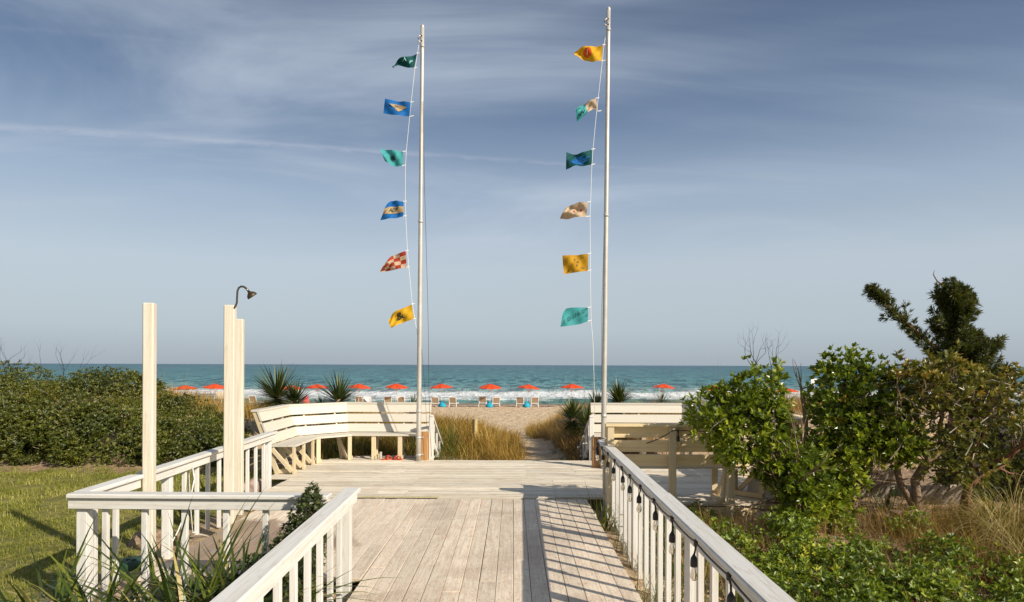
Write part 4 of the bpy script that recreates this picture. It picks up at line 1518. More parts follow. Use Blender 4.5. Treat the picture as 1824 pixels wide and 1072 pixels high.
def blob_points(blobs, n, g, rmin=0.75, rmax=1.05, zmin=None):
    bl = np.array(blobs, float)
    area = (bl[:, 3] * bl[:, 4] + bl[:, 3] * bl[:, 5] + bl[:, 4] * bl[:, 5])
    k = g.choice(len(bl), size=n, p=area / area.sum())
    d = unit(g.normal(size=(n, 3)))
    r = g.uniform(rmin, rmax, (n, 1))
    P = bl[k, :3] + d * bl[k, 3:6] * r
    Nn = unit(d / bl[k, 3:6])
    keep = np.ones(n, bool)
    for j in range(len(bl)):
        q = ((P - bl[j, :3]) / bl[j, 3:6])
        inside = (q ** 2).sum(1) < (rmin * 0.92) ** 2
        keep &= ~(inside & (k != j))
    if zmin is not None:
        keep &= P[:, 2] > zmin
    return P[keep], Nn[keep]


def rosettes(mb, P, Nn, g, m, L, W, spread=0.9, up=0.35, jit=0.35, tint_c=None):
    """a whorl of m leaves at each shoot tip"""
    n = len(P)
    ax = unit(Nn + np.array([0, 0, up]) + g.normal(size=(n, 3)) * jit)
    ref = unit(np.cross(ax, g.normal(size=(n, 3))))
    ref2 = np.cross(ax, ref)
    shoot = g.uniform(0, 1, n) if tint_c is None else tint_c
    for j in range(m):
        a_ = 2 * np.pi * (j / m) + g.uniform(-.3, .3, n)
        rad = ref * np.cos(a_)[:, None] + ref2 * np.sin(a_)[:, None]
        sp = spread * g.uniform(0.65, 1.25, (n, 1))
        d = unit(ax + rad * sp)
        ln = L * g.uniform(0.5, 1.35, n)
        tint = np.clip(shoot * 0.65 + g.uniform(0, 0.42, n), 0, 1)
        leaves(mb, P + rad * 0.006 - ax * (0.02 * (j % 3))[..., None] if False else P + rad * 0.006, d, unit(ax - rad * 0.6), ln, W * g.uniform(0.8, 1.2, n), tint, 0.16, 0.10)


def blades(mb, B, az, lean, bend, L, W, tint, K=4, fold=0.0):
    """grass or strap blades: bases (n,3), azimuth, first lean from vertical, total further bend"""
    n = len(B)
    az, lean, bend, L, W = [np.broadcast_to(np.asarray(v, float), (n,)) for v in (az, lean, bend, L, W)]
    h = np.stack([np.cos(az), np.sin(az), np.zeros(n)], 1)
    s = np.stack([-np.sin(az), np.cos(az), np.zeros(n)], 1)
    p = B.astype(float).copy()
    rows = []
    for k in range(K + 1):
        t_ = k / K
        w = W * (1 - t_ ** 1.8) * (0.75 + 0.25 * min(1, t_ * 3)) + 0.0006
        rows.append(np.stack([p - s * w[:, None] / 2, p + s * w[:, None] / 2], 1))
        th = lean + bend * (t_ + 0.5 / K)
        p = p + (h * np.sin(th)[:, None] + np.array([0, 0, 1.0]) * np.cos(th)[:, None]) * (L / K)[:, None]
    V = np.stack(rows, 1).reshape(-1, 3)
    base = np.arange(n)[:, None] * (2 * (K + 1))
    F = []
    for k in range(K):
        F.append(base + np.array([[2 * k, 2 * k + 1, 2 * k + 3, 2 * k + 2]]))
    mb.add(V, np.concatenate(F), np.tile(tint, K))


def branchy(mb, p0, d0, L, r, g, depth, spread=0.6, kids=3, up=0.15, seg=5, tips=None, wob=0.25):
    """a crooked limb that forks"""
    p = Vector(p0)
    d = Vector(d0).normalized()
    pts = [p.copy()]
    for i in range(seg):
        d = (d + Vector(g.normal(size=3)) * wob * 0.45 + Vector((0, 0, up * 0.3))).normalized()
        p = p + d * (L / seg)
        pts.append(p.copy())
    r1 = r * (0.55 if depth > 0 else 0.25)
    mb.add(*tube(pts, np.linspace(r, r1, len(pts)), 6 if r > 0.015 else 4))
    if depth == 0:
        if tips is not None:
            tips.append((pts[-1], d.copy()))
            tips.append((pts[-2], d.copy()))
        return
    for k in range(kids):
        q = pts[-1] if k < 2 else pts[-2 - (k % 2)]
        dd = (d + Vector(g.normal(size=3)) * spread + Vector((0, 0, up))).normalized()
        branchy(mb, q, dd, L * g.uniform(0.55, 0.85), r1 * 0.85, g, depth - 1, spread, kids, up, seg, tips, wob)


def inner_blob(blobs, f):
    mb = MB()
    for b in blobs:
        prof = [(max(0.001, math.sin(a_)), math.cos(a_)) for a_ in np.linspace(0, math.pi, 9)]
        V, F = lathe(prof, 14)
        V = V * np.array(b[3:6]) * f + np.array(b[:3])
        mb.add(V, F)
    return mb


def shrub(name, label, blobs, seed, n, m, L, W, mat, base, group=None, stems=6, spread=0.9, rmin=0.72, rmax=1.06, up=0.35, cat='shrub', core=0.0, stem_mat=None, zmin=-0.4, stem_r=0.022, twigs=0, gap=None):
    g = np.random.default_rng(seed)
    root = thing(name, label, cat, base, group)
    P, Nn = blob_points(blobs, n, g, rmin, rmax, zmin)
    if gap:
        q_ = P * gap[0]
        lump = np.sin(q_[:, 0] + 1.7 * np.sin(q_[:, 2] * 0.7 + seed)) * np.sin(q_[:, 1] * 1.1 + seed) * np.sin(q_[:, 2] * 1.2 + 1.3 * np.sin(q_[:, 0] * .6))
        lump = lump + g.normal(0, .12, len(P))
        P, Nn = P[lump > gap[1]], Nn[lump > gap[1]]
    mb = MB()
    big = 0.5 + 0.5 * np.sin(P[:, 0] * 2.3 + seed) * np.sin(P[:, 1] * 1.9 + 1) * np.sin(P[:, 2] * 2.7 + seed)
    tc_ = np.clip(g.uniform(0, 1, len(P)) * 0.55 + 0.55 * big - 0.05, 0, 1)
    rosettes(mb, P, Nn, g, m, L, W, spread, up, 0.4, tc_)
    mb.build('crown', mat, root)
    tb = MB()
    bx = Vector(base)
    bl = np.array(blobs, float)
    for k in range(stems):
        b = bl[k % len(bl)]
        t_ = Vector((b[0], b[1], b[2])) + Vector(g.normal(size=3)) * 0.25 * min(b[3:6])
        d = t_ - bx
        branchy(tb, bx + Vector((g.uniform(-.06, .06), g.uniform(-.06, .06), -0.05)), d.normalized(), d.length * 0.42, stem_r, g, 2, 0.55, 3, 0.1, 4)
    tb.build('branches', stem_mat or M_bark, root, True)
    if twigs:
        tw = MB()
        idx = g.choice(len(P), min(twigs, len(P)), replace=False)
        for i_ in idx:
            q = Vector(P[i_])
            d = Vector(Nn[i_]) + Vector(g.normal(size=3)) * 0.6 + Vector((0, 0, .3))
            d.normalize()
            tw.add(*tube([q - d * 0.25, q - d * .1 + Vector(g.normal(size=3)) * .03, q + d * 0.10], [0.006, 0.005, 0.002], 4))
        tw.build('twigs', M_greytwig, root)['kind'] = 'stuff'
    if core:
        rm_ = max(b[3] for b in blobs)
        inner_blob([b for b in blobs if b[3] > 0.45 * rm_], core).build('shade_core', M_twig_shade, root, True)  # dark solid lumps standing in for the shade deep in the crown
    return root


# ---- evergreen thicket on the left dune, each shrub its own
HG = 'evergreen shrubs massed on the left dune'
HEDGE = [
    ((-15.2, 14.9), [(-15.2, 15.2, 0.2, 1.7, 1.5, 1.55)], 'dark evergreen dune shrub at the far left edge, front row'),
    ((-12.7, 14.6), [(-12.7, 14.9, 0.10, 1.5, 1.4, 1.45), (-11.9, 14.7, 0.0, 1.1, 1.0, 1.2)], 'dark evergreen dune shrub at the left above the lawn, front row'),
    ((-10.6, 14.6), [(-10.5, 14.9, 0.05, 1.4, 1.3, 1.35), (-11.3, 14.6, 0.0, 0.9, 0.9, 1.05)], 'dark evergreen dune shrub behind the tallest lawn side post, left of it, front row'),
    ((-8.5, 14.5), [(-8.7, 14.8, -0.05, 1.3, 1.25, 1.12), (-7.9, 14.5, -0.1, 0.9, 0.9, 0.80)], 'dark evergreen dune shrub behind the foremost shower post, front row'),
    ((-6.8, 14.3), [(-6.9, 14.5, -0.1, 1.05, 1.0, 0.95), (-6.2, 14.2, -0.1, 0.7, 0.7, 0.65)], 'low dark evergreen dune shrub between the shower posts'),
    ((-15.8, 17.2), [(-15.6, 17.4, 0.55, 1.9, 1.6, 1.55)], 'dark evergreen dune shrub at the far left edge, back row, carrying bare twigs'),
    ((-12.9, 17.2), [(-13.0, 17.2, 0.45, 1.8, 1.6, 1.42)], 'dark evergreen dune shrub crowning the left of the thicket, back row'),
    ((-10.3, 17.2), [(-10.3, 17.1, 0.35, 1.7, 1.6, 1.38)], 'dark evergreen dune shrub on the crest left of the foremost shower post'),
    ((-8.3, 17.0), [(-8.3, 16.8, 0.0, 1.05, 1.3, 1.08)], 'brownish evergreen dune shrub on the slope right of the foremost shower post'),
    ((-7.0, 16.2), [(-6.9, 16.0, -0.1, 0.9, 1.0, 0.75)], 'small evergreen dune shrub where the thicket slopes down to the dry grass'),
]
for i, (bs_, blobs, lab) in enumerate(HEDGE):
    vol = sum(b[3] * b[4] + b[3] * b[5] for b in blobs)
    zb = float(terrain(*bs_))
    g = np.random.default_rng(40 + i)
    bl2 = list(blobs)
    for b in blobs:      # uneven lumps over the surface
        for k in range(9):
            d = unit(g.normal(size=3))
            d[2] = abs(d[2]) * 0.9
            if d[1] > 0.5:
                continue
            bl2.append((b[0] + d[0] * b[3] * .82, b[1] + d[1] * b[4] * .82, b[2] + d[2] * b[5] * .86, b[3] * .32, b[4] * .32, b[5] * .26))
    shrub('dune_shrub', lab, bl2, 100 + i, int(2600 * vol), 5, 0.075, 0.028, L_hedge, (*bs_, zb), HG, 5, 1.0, 0.60, 1.07, 0.7, 'shrub', 0.42, M_twig_shade, -0.3, 0.03, 26 if i < 8 else 8, (4.2, -0.42))
g = np.random.default_rng(3)
for (px, py, D_, hgt, lab) in ((100, 672, 17.0, 0.42, 'small bare twig poking up from the thicket crest at the left'), (8, 660, 17.0, 0.30, 'bare brown twigs poking up at the left edge of the picture')):
    tb = MB()
    b0 = at(px, py, D_)
    for k in range(4):
        branchy(tb, b0 - Vector((0, 0, .5)), (g.normal() * .35, 0, 1), 0.5 + hgt * .5, 0.012, g, 2, 0.45, 2, 0.2, 4)
    o = tb.build('bare_twig', M_twig_shade, None)
    tag(o, lab, 'twig', 'bare twigs on the thicket')


# ---- yuccas
def yucca(label, c, r, seed, n=170, trunk=0.5, flat=0.15, wid=0.044):
    g = np.random.default_rng(seed)
    c = Vector(c)
    gz = float(terrain(c.x, c.y))
    root = thing('yucca', label, 'yucca', (c.x, c.y, gz), 'yuccas on the dune')
    mb = MB()
    n = int(n * 1.7)
    d = unit(g.normal(size=(n, 3)))
    d[:, 2] = d[:, 2] * 0.75 + 0.20
    d[:, 1] *= 0.8
    r = r * 1.14
    d = unit(d)
    az = np.arctan2(d[:, 1], d[:, 0])
    lean = np.arccos(np.clip(d[:, 2], -1, 1))
    B = np.tile(np.array(c), (n, 1)) + d * 0.05 + np.array([0, 0, -0.12]) * (lean[:, None] / 2)
    tint = np.clip(g.uniform(0, 0.8, n) + 0.3 * (lean > 2.0) + 0.15 * (lean < .6), 0, 1)
    blades(mb, B, az, lean, g.uniform(0.0, 0.25, n), r * g.uniform(0.75, 1.1, n), wid * g.uniform(.8, 1.1, n), tint, 3)
    mb.build('leaves', L_yucca, root)
    MB().add(*tube([(c.x, c.y, gz - 0.1), (c.x + .03, c.y, (gz + c.z) / 2), (c.x, c.y, c.z)], [0.09, 0.08, 0.07], 8)).build('trunk', M_bark, root, True)


yucca('large spiky yucca behind the left end of the bench', at(494, 703, 15.4), 0.72, 1, 230)
yucca('smaller yucca leaning right beside the large one', at(527, 712, 15.6), 0.48, 2, 120)
yucca('medium spiky yucca behind the middle of the left bench', at(603, 710, 15.6), 0.60, 3, 150)
yucca('small yucca top peeping over the bench left of the flagpole', at(735, 723, 16.0), 0.28, 4, 80, wid=0.025)
yucca('low row yucca between the two bigger ones behind the left bench', at(575, 722, 16.0), 0.30, 5, 70, wid=0.025)
yucca('spiky yucca on the sandy bank left of the right bench', at(1020, 742, 16.2), 0.46, 6, 170)
yucca('round dark yucca just right of the right flagpole', at(1103, 712, 16.6), 0.50, 7, 170)
yucca('small yucca partly hidden left of the right flagpole', at(1062, 722, 16.8), 0.36, 8, 90)
yucca('low yucca against the stair handrail of the right bench', at(1046, 752, 15.6), 0.46, 9, 110)
yucca('low yucca in the dry grass behind the right bench', at(1178, 716, 18.5), 0.36, 10, 80, wid=0.025)

# ---- dry grasses


def grass_patch(name, label, n, xr, yr, seed, mat, L, W=0.007, lean=(0.05, 0.6), bend=(0.1, 1.2), mask=None, clump=0.0, K=4, wind=None, tint=(0, 1)):
    g = np.random.default_rng(seed)
    x = g.uniform(*xr, n)
    y = g.uniform(*yr, n)
    if clump:
        nc = max(4, n // 45)
        cx, cy = g.uniform(*xr, nc), g.uniform(*yr, nc)
        k = g.integers(0, nc, n)
        x = cx[k] + g.normal(0, clump, n)
        y = cy[k] + g.normal(0, clump, n)
    if mask is not None:
        keep = mask(x, y)
        x, y = x[keep], y[keep]
    n = len(x)
    B = np.stack([x, y, terrain(x, y) - 0.01], 1)
    az = g.uniform(0, 2 * np.pi, n) if wind is None else g.normal(wind[0], wind[1], n)
    big = 0.5 + 0.28 * np.sin(x * 2.1 + seed + 2 * np.sin(y * .9)) * np.sin(y * 1.3 + 2 * seed + 1.5 * np.sin(x * 1.1)) + 0.22 * np.sin(x * 5.3 + 2 * np.sin(y * 3.1)) * np.sin(y * 4.1 + np.sin(x * 4))
    tn = np.clip(tint[0] + (tint[1] - tint[0]) * (0.5 * g.uniform(0, 1, n) + 0.5 * big), 0, 1)
    mb = MB()
    blades(mb, B, az, g.uniform(*lean, n), g.uniform(*bend, n), L * g.uniform(0.5, 1.15, n) * (0.75 + 0.5 * big), W * g.uniform(.7, 1.3, n), tn, K)
    o = mb.build(name, mat)
    tag(o, label, kind='stuff')
    return o


path_l = lambda y: 0.40 - 0.012 * (y - 14) - 1.0 * sst(19, 27, y)
path_r = lambda y: 0.92 + 0.05 * (y - 14) - 0.80 * sst(18.5, 24, y)
grass_patch('dry_grass', 'golden dry beach grass filling the dune left of the sandy path', 19000, (-4.3, 0.6), (14.2, 20.5), 11, L_tan, 0.60, 0.011, (0.05, 0.9), (0.4, 1.9), mask=lambda x, y: x < path_l(y) - 0.15, clump=0.22)
grass_patch('green_grass', 'green shoots in the dry grass behind the left bench', 2600, (-4.2, -1.2), (14.1, 16.0), 12, L_strap, 0.55, 0.010, clump=0.25)
grass_patch('dry_grass', 'rust brown dry grass on the sandy bank right of the path', 19000, (0.6, 3.0), (14.4, 23.5), 13, L_tan2, 0.48, 0.009, (0.05, 0.9), (0.3, 1.8), mask=lambda x, y: (x > path_r(y) + 0.25 * sst(18, 15, y)), clump=0.22)
grass_patch('dry_grass', 'golden grass tips along the crest right of the path', 4500, (0.3, 2.6), (22, 27), 14, L_tan, 0.55, 0.008, mask=lambda x, y: x > path_r(y) - 0.15, clump=0.25)
grass_patch('dry_grass', 'tan dune grass behind the right bench and the bushes', 12000, (2.4, 12.0), (15, 22.5), 15, L_tan2, 0.62, 0.009, clump=0.3, tint=(0.1, 0.95))
grass_patch('dry_grass', 'tan dune grass on the slope behind the shower posts', 8000, (-11.5, -4.3), (16.5, 22), 16, L_tan, 0.55, 0.009, clump=0.3)
grass_patch('sea_oats', 'thin sea oat stalks standing above the dune grass', 90, (2.0, 9.5), (15.5, 21), 17, L_tan2, 1.5, 0.006, (0.0, 0.15), (0.0, 0.25), K=5)
grass_patch('sea_oats', 'thin sea oat stalks on the crest behind the left thicket', 50, (-11, -7.0), (18, 21), 18, L_tan, 1.05, 0.006, (0.0, 0.3), (0.0, 0.9), K=5)
grass_patch('dark_tufts', 'dark seaweed like tufts on the sandy bank right of the path', 3000, (0.75, 2.3), (14.4, 20), 19, L_yucca, 0.16, 0.010, (0.5, 1.3), (0.2, 0.8), mask=lambda x, y: x > path_r(y) - 0.12, clump=0.12)

# ---- lawn
grass_patch('lawn_grass', 'short sunlit lawn grass with straw coloured patches left of the railing', 125000, (-17, -3.75), (4.4, 13.4), 21, L_lawn, 0.095, 0.013, (0.1, 0.8), (0.1, 0.9),
            mask=lambda x, y: (x < -4.25 + 0.28 * np.sin(y * 2.1) + 0.12 * np.sin(y * 5.3)) & (np.sin(x * 1.9 + np.sin(y * 1.3) * 2) * np.sin(y * 2.2 + x * .6) > -0.9), K=1, clump=0.11)
grass_patch('lawn_grass', 'bright green grass glimpsed under the bushes on the right', 5000, (4.4, 6.4), (10.4, 14), 22, L_cover, 0.09, 0.008, (0.1, 0.7), (0.1, 0.8), K=2)

# ---- strap leaved plants


def strap_plant(name, label, x, y, n, L, seed, mat=L_strap, W=0.030, spread=(0.05, 0.75), bend=(0.4, 1.9), group=None, K=6, rad=0.09, cat='plant', zoff=0.0):
    g = np.random.default_rng(seed)
    gz = float(terrain(x, y)) + zoff
    root = thing(name, label, cat, (x, y, gz), group)
    a_ = g.uniform(0, 2 * np.pi, n)
    rr = rad * np.sqrt(g.uniform(0, 1, n))
    B = np.stack([x + rr * np.cos(a_), y + rr * np.sin(a_), np.full(n, gz - 0.02)], 1)
    mb = MB()
    blades(mb, B, a_ + g.normal(0, .5, n), g.uniform(*spread, n), g.uniform(*bend, n), L * g.uniform(0.55, 1.15, n), W * g.uniform(.6, 1.2, n), g.uniform(0, 1, n) ** 1.2, K)
    mb.build('leaves', mat, root)
    return root


SG = 'strap leaved plants along the railings'
SP = [(-3.75, 4.75, 26, .58), (-3.35, 4.9, 30, .66), (-2.95, 4.75, 34, .70), (-2.6, 4.95, 34, .74), (-2.25, 4.7, 36, .86), (-2.0, 5.0, 36, .80), (-1.85, 4.55, 30, .76), (-3.05, 4.35, 26, .58), (-2.55, 4.3, 26, .66), (-2.1, 4.15, 28, .70), (-1.72, 4.0, 24, .6), (-3.6, 4.35, 24, .42)]
LABS = ['strap leaved plant at the foot of the railing corner post', 'strap leaved plant before the corner post, second from the lawn', 'strap leaved plant before the crosswise railing, under the green lid',
        'strap leaved plant with upright blades in front of the foremost shower post', 'tall arching strap leaved plant in the middle of the bed', 'strap leaved plant below the wet boards', 'strap leaved plant crowding the near railing cap, upper',
        'low strap leaved plant at the bottom edge left of the bed middle', 'low strap leaved plant at the bottom edge in the bed middle', 'strap leaved plant at the bottom edge beside the near railing', 'strap leaved plant hugging the outer side of the near left railing', 'sparse strap leaved plant at the bottom left by the lawn']
for i, ((x, y, n, L), lab) in enumerate(zip(SP, LABS)):
    strap_plant('strap_leaf_plant', lab, x, y, n + 30, L * 1.42, 300 + i, group=SG, W=0.042, bend=(0.4, 1.7))
SP2 = [(1.16, 9.05, 30, .62, 'dark strap leaved tuft between the walkway corner and the right railing end'), (1.17, 8.5, 24, .40, 'low tuft in the gap between the walkway and the right railing'),
       (1.62, 8.2, 34, .70, 'tall strap leaved tuft before the bench back, just beyond the right railing'), (1.78, 7.6, 24, .60, 'strap leaved tuft beyond the right railing near the concrete footing'),
       (1.62, 7.0, 22, .50, 'strap leaved tuft just outside the middle of the right railing'), (1.75, 6.2, 24, .62, 'yellowing strap leaved tuft outside the right railing'),
       (1.70, 5.3, 26, .55, 'strap leaved tuft low outside the near part of the right railing'), (2.0, 4.7, 26, .55, 'drying strap leaved tuft at the bottom right beside the railing'),
       (2.6, 4.9, 22, .50, 'strap leaved tuft at the bottom edge among the ground cover'), (3.3, 4.8, 20, .45, 'strap leaved tuft at the bottom edge right of the ground cover middle'),
       (1.19, 6.6, 10, .34, 'sparse grass tuft under the middle of the right railing'), (1.20, 5.2, 10, .36, 'sparse grass tuft under the near part of the right railing')]
for i, (x, y, n, L, lab) in enumerate(SP2):
    strap_plant('strap_leaf_plant', lab, x, y, n, L, 340 + i, W=0.017 if i != 2 else 0.024, spread=(0.05, 0.6), bend=(0.2, 1.4), group=SG)
for i, (x, y, lab) in enumerate(((-4.6, 10.2, 'green strap leaved tuft behind the return railing by the lawn'), (-4.5, 9.2, 'strap leaved tuft seen through the balusters left of the shower posts'), (-4.45, 11.4, 'yellow green tuft beside the left bench end'), (-4.8, 12.3, 'tuft of green blades behind the left bench end'))):
    strap_plant('strap_leaf_plant', lab, x, y, 34, .55, 380 + i, W=.02, group=SG)
for i, (x, y, lab) in enumerate(((5.1, 9.2, 'dark spiky tuft in the shade before the slatted fence'), (6.15, 8.7, 'spiky green tuft leaning left under the crooked trunks'), (6.5, 9.1, 'spiky tuft at the right end of the slatted fence'))):
    strap_plant('strap_leaf_plant', lab, x, y, 40, .62, 390 + i, mat=L_yucca if i == 0 else L_strap, W=.018, spread=(.1, 1.0), bend=(.1, .7), group=SG)

# ---- boxwood between the two left railings
shrub('boxwood', 'small leaved boxwood squeezed between the crosswise railing and the near left railing', [(-1.62, 5.35, 0.62, 0.14, 0.16, 0.24), (-1.70, 5.30, 0.38, 0.20, 0.22, 0.26), (-1.92, 5.25, 0.18, 0.26, 0.25, 0.24), (-2.25, 5.25, 0.02, 0.30, 0.25, 0.22), (-1.66, 5.0, 0.1, 0.18, 0.25, 0.3), (-1.60, 5.38, 0.82, 0.05, 0.06, 0.12)],
      61, 3600, 6, 0.032, 0.016, L_box, (-1.8, 5.3, -0.25), None, 2, 0.9, 0.6, 1.08, 0.5, 'shrub', 0.55, M_twig_shade)

# ---- the green bushes on the right
shrub('green_bush', 'round glossy green bush overhanging the bench, with its trunk at the right', [
    (2.55, 8.40, 1.28, 0.42, 0.42, 0.34), (2.92, 8.45, 1.55, 0.17, 0.30, 0.40), (2.72, 8.45, 1.45, 0.16, 0.30, 0.26), (3.24, 8.45, 1.56, 0.20, 0.30, 0.36), (2.95, 8.40, 1.05, 0.48, 0.48, 0.42), (3.28, 8.35, 0.78, 0.36, 0.40, 0.36),
    (3.58, 8.40, 0.55, 0.36, 0.40, 0.40), (3.62, 8.40, 0.22, 0.34, 0.36, 0.32), (2.72, 8.4, 0.98, 0.30, 0.34, 0.26), (3.50, 8.4, 0.38, 0.26, 0.3, 0.25), (3.22, 8.4, 1.15, 0.22, 0.34, 0.35)],
    62, 3300, 8, 0.080, 0.030, L_green, (3.72, 8.6, -0.25), 'glossy green bushes on the right', 9, 0.95, 0.45, 1.16, 0.45, 'bush', 0, M_bark, -0.25, 0.035, 8, (9.0, -0.20))
shrub('green_bush', 'tall dense glossy green bush just right of the round one', [
    (4.62, 9.30, 1.58, 0.50, 0.45, 0.52), (5.05, 9.30, 1.45, 0.42, 0.42, 0.50), (4.50, 9.25, 1.05, 0.45, 0.42, 0.45), (4.85, 9.15, 0.92, 0.52, 0.42, 0.36), (4.32, 9.15, 0.50, 0.42, 0.40, 0.40), (5.15, 9.1, 0.88, 0.36, 0.36, 0.30),
    (4.15, 9.0, 0.15, 0.42, 0.38, 0.32)],
    63, 3600, 8, 0.085, 0.036, L_green, (4.7, 9.4, -0.2), 'glossy green bushes on the right', 9, 0.95, 0.50, 1.14, 0.45, 'bush', 0.0, M_bark, -0.15, 0.03, 16, (8.0, -0.22))
# bare twigs behind the round bush
tb = MB()
g = np.random.default_rng(9)
for k in range(5):
    b0 = at(1345 + 8 * k, 700, 9.6)
    branchy(tb, b0, (g.normal() * .25, 0, 1), 0.40, 0.010, g, 3, 0.5, 2, 0.25, 4)
o = tb.build('bare_twig', M_twig_shade, None)
tag(o, 'bare twigs rising behind the round green bush', 'twig')
# dead snag with a stump between the bushes
tb = MB()
branchy(tb, (3.95, 9.6, 0.1), (0.25, 0, 1), 0.9, 0.05, g, 2, 0.5, 3, 0.2, 5)
o = tb.build('dead_snag', M_bark, None)
tag(o, 'dead branching snag between the two green bushes', 'snag')

# ---- leggy bronze shrub with crooked trunks
rt = thing('leggy_shrub', 'leggy bronze tipped shrub with pale crooked trunks and bare twigs', 'shrub', (5.55, 9.2, -0.15))
g = np.random.default_rng(71)
tb = MB()
tips = []


def limb(pts, r0, r1, kids=4, depth=2, L=0.5):
    P = [Vector(p) for p in pts]
    Q = []
    for a_, b_ in zip(P[:-1], P[1:]):
        Q += [a_.lerp(b_, f_) + Vector(g.normal(size=3)) * 0.012 for f_ in (0, .33, .66)]
    Q.append(P[-1])
    tb.add(*tube(Q, np.linspace(r0, r1, len(Q)), 7))
    for k in range(kids):
        d = (P[-1] - P[-2]).normalized() + Vector(g.normal(size=3)) * 0.5 + Vector((0, 0, .15))
        branchy(tb, Q[-1 - (k % 3)], d, L * g.uniform(.7, 1.1), r1 * 0.7, g, depth, 0.6, 3, 0.12, 5, tips, 0.3)


limb([(5.50, 9.15, -0.25), (5.47, 9.15, 0.35), (5.60, 9.1, 0.62), (5.90, 9.05, 0.95)], 0.065, 0.04, 4, 2, 0.5)
limb([(5.58, 9.2, -0.2), (5.30, 9.2, 0.30), (5.20, 9.2, 0.75), (5.30, 9.1, 1.15)], 0.055, 0.03, 4, 2, 0.45)
limb([(5.90, 9.05, 0.95), (6.15, 9.0, 1.2), (6.45, 9.0, 1.35)], 0.035, 0.022, 4, 2, 0.40)
limb([(5.75, 9.07, 0.80), (5.80, 9.1, 1.15), (5.75, 9.1, 1.4)], 0.035, 0.02, 4, 2, 0.42)
limb([(5.60, 9.1, 0.62), (5.35, 9.0, 0.95), (5.15, 8.95, 1.2)], 0.03, 0.02, 4, 2, 0.45)
tb.build('trunk', M_bark, rt, True)
tp = np.array([list(p) for p, d in tips])
td = np.array([list(d) for p, d in tips])
crown_bl = [(5.35, 9.1, 1.55, 0.55, 0.45, 0.42), (5.95, 9.1, 1.62, 0.60, 0.45, 0.40), (6.45, 9.05, 1.45, 0.42, 0.40, 0.34), (5.10, 9.0, 1.15, 0.4, 0.4, 0.35), (5.75, 9.0, 1.15, 0.55, 0.40, 0.35)]
P2, N2 = blob_points(crown_bl, 900, g, 0.55, 1.1)
mb = MB()
sel = (tp[:, 2] > 0.7)
rosettes(mb, tp[sel], td[sel], g, 8, 0.085, 0.032, 0.9, 0.4, 0.35, g.uniform(0, 1, sel.sum()))
tc_ = np.clip(0.15 + 0.5 * g.uniform(0, 1, len(P2)) + 0.5 * (P2[:, 2] - 1.5), 0, 1)
rosettes(mb, P2, N2, g, 7, 0.080, 0.032, 0.85, 0.7, 0.35, tc_)
P3, N3 = blob_points([(5.75, 8.95, 0.72, 0.5, 0.35, 0.30), (6.15, 9.0, 0.55, 0.4, 0.35, 0.3)], 160, g, 0.4, 1.1)
rosettes(mb, P3, N3, g, 7, 0.08, 0.034, 0.9, 0.5, 0.4, g.uniform(0.0, .6, len(P3)))
mb.build('crown', L_brown, rt)
tw = MB()
for k in range(70):
    q = Vector(P2[g.integers(0, len(P2))])
    d = Vector((g.normal() * .7, g.normal() * .4, abs(g.normal()) * .5)).normalized()
    tw.add(*tube([q - d * .3, q - d * .1 + Vector(g.normal(size=3)) * .04, q + d * .06], [.008, .006, .002], 4))
tw.build('twigs', M_greytwig, rt)['kind'] = 'stuff'


# ---- junipers


def juniper_limb(mb, pts, radii, g, dens, size=0.16):
    P = np.array([list(p) for p in pts], float)
    s = np.linspace(0, 1, len(P))
    n = dens
    t_ = g.uniform(0, 1, n)
    c = np.stack([np.interp(t_, s, P[:, k]) for k in range(3)], 1)
    rr = np.interp(t_, s, radii)
    axd = unit(np.stack([np.gradient(P[:, k]) for k in range(3)], 1).mean(0)[None])[0]
    d = unit(g.normal(size=(n, 3)))
    d = unit(d - axd * (d @ axd)[:, None] * 0.7)
    lump = 0.72 + 0.45 * np.sin(t_ * 23 + 3 * np.arctan2(d[:, 2], d[:, 0])) * g.uniform(.3, 1, n)
    c = c + d * (rr * lump * np.sqrt(g.uniform(0.1, 1, n)))[:, None]
    ax = unit(d * 0.8 + axd * 0.9 + g.normal(size=(n, 3)) * .3)
    tc__ = np.clip(g.uniform(0, .8, n) + 0.2 * (lump > 1), 0, 1)
    rosettes(mb, c, ax, g, 6, size * 0.80, size * 0.13, 0.36, 0.1, 0.2, tc__)


jt = thing('juniper_tree', 'dark windswept juniper with one upright top and one long limb leaning left', 'tree', (6.75, 10.6, -0.2))
g = np.random.default_rng(81)
DJ = 10.6
mb = MB()
J = lambda px, py, d=DJ: at(px, py, d)


def sprays(axis, reach, n, up, dens=26, size=0.13):
    '''short tapering sprays standing off a limb'''
    A = [Vector(p) for p in axis]
    for k in range(n):
        f_ = (k + g.uniform(0, 1)) / n
        q = f_ * (len(A) - 1)
        i0 = min(int(q), len(A) - 2)
        p = A[i0].lerp(A[i0 + 1], q - i0)
        ax_ = (A[i0 + 1] - A[i0]).normalized()
        o_ = Vector(g.normal(size=3))
        o_ = (o_ - ax_ * o_.dot(ax_)).normalized()
        R_ = float(np.interp(f_, np.linspace(0, 1, len(reach)), reach)) * g.uniform(0.5, 1.5)
        d_ = (o_ + ax_ * up * g.uniform(.4, 1.4) + Vector((0, 0, .25))).normalized()
        juniper_limb(mb, [p + o_ * R_ * .15, p + d_ * R_ * .6, p + d_ * R_ + ax_ * .05], [0.05 + 0.10 * R_, 0.03 + 0.06 * R_, 0.004], g, int(dens * (0.5 + R_ * 2.2)), size * min(1.0, 0.42 + 3.0 * R_))


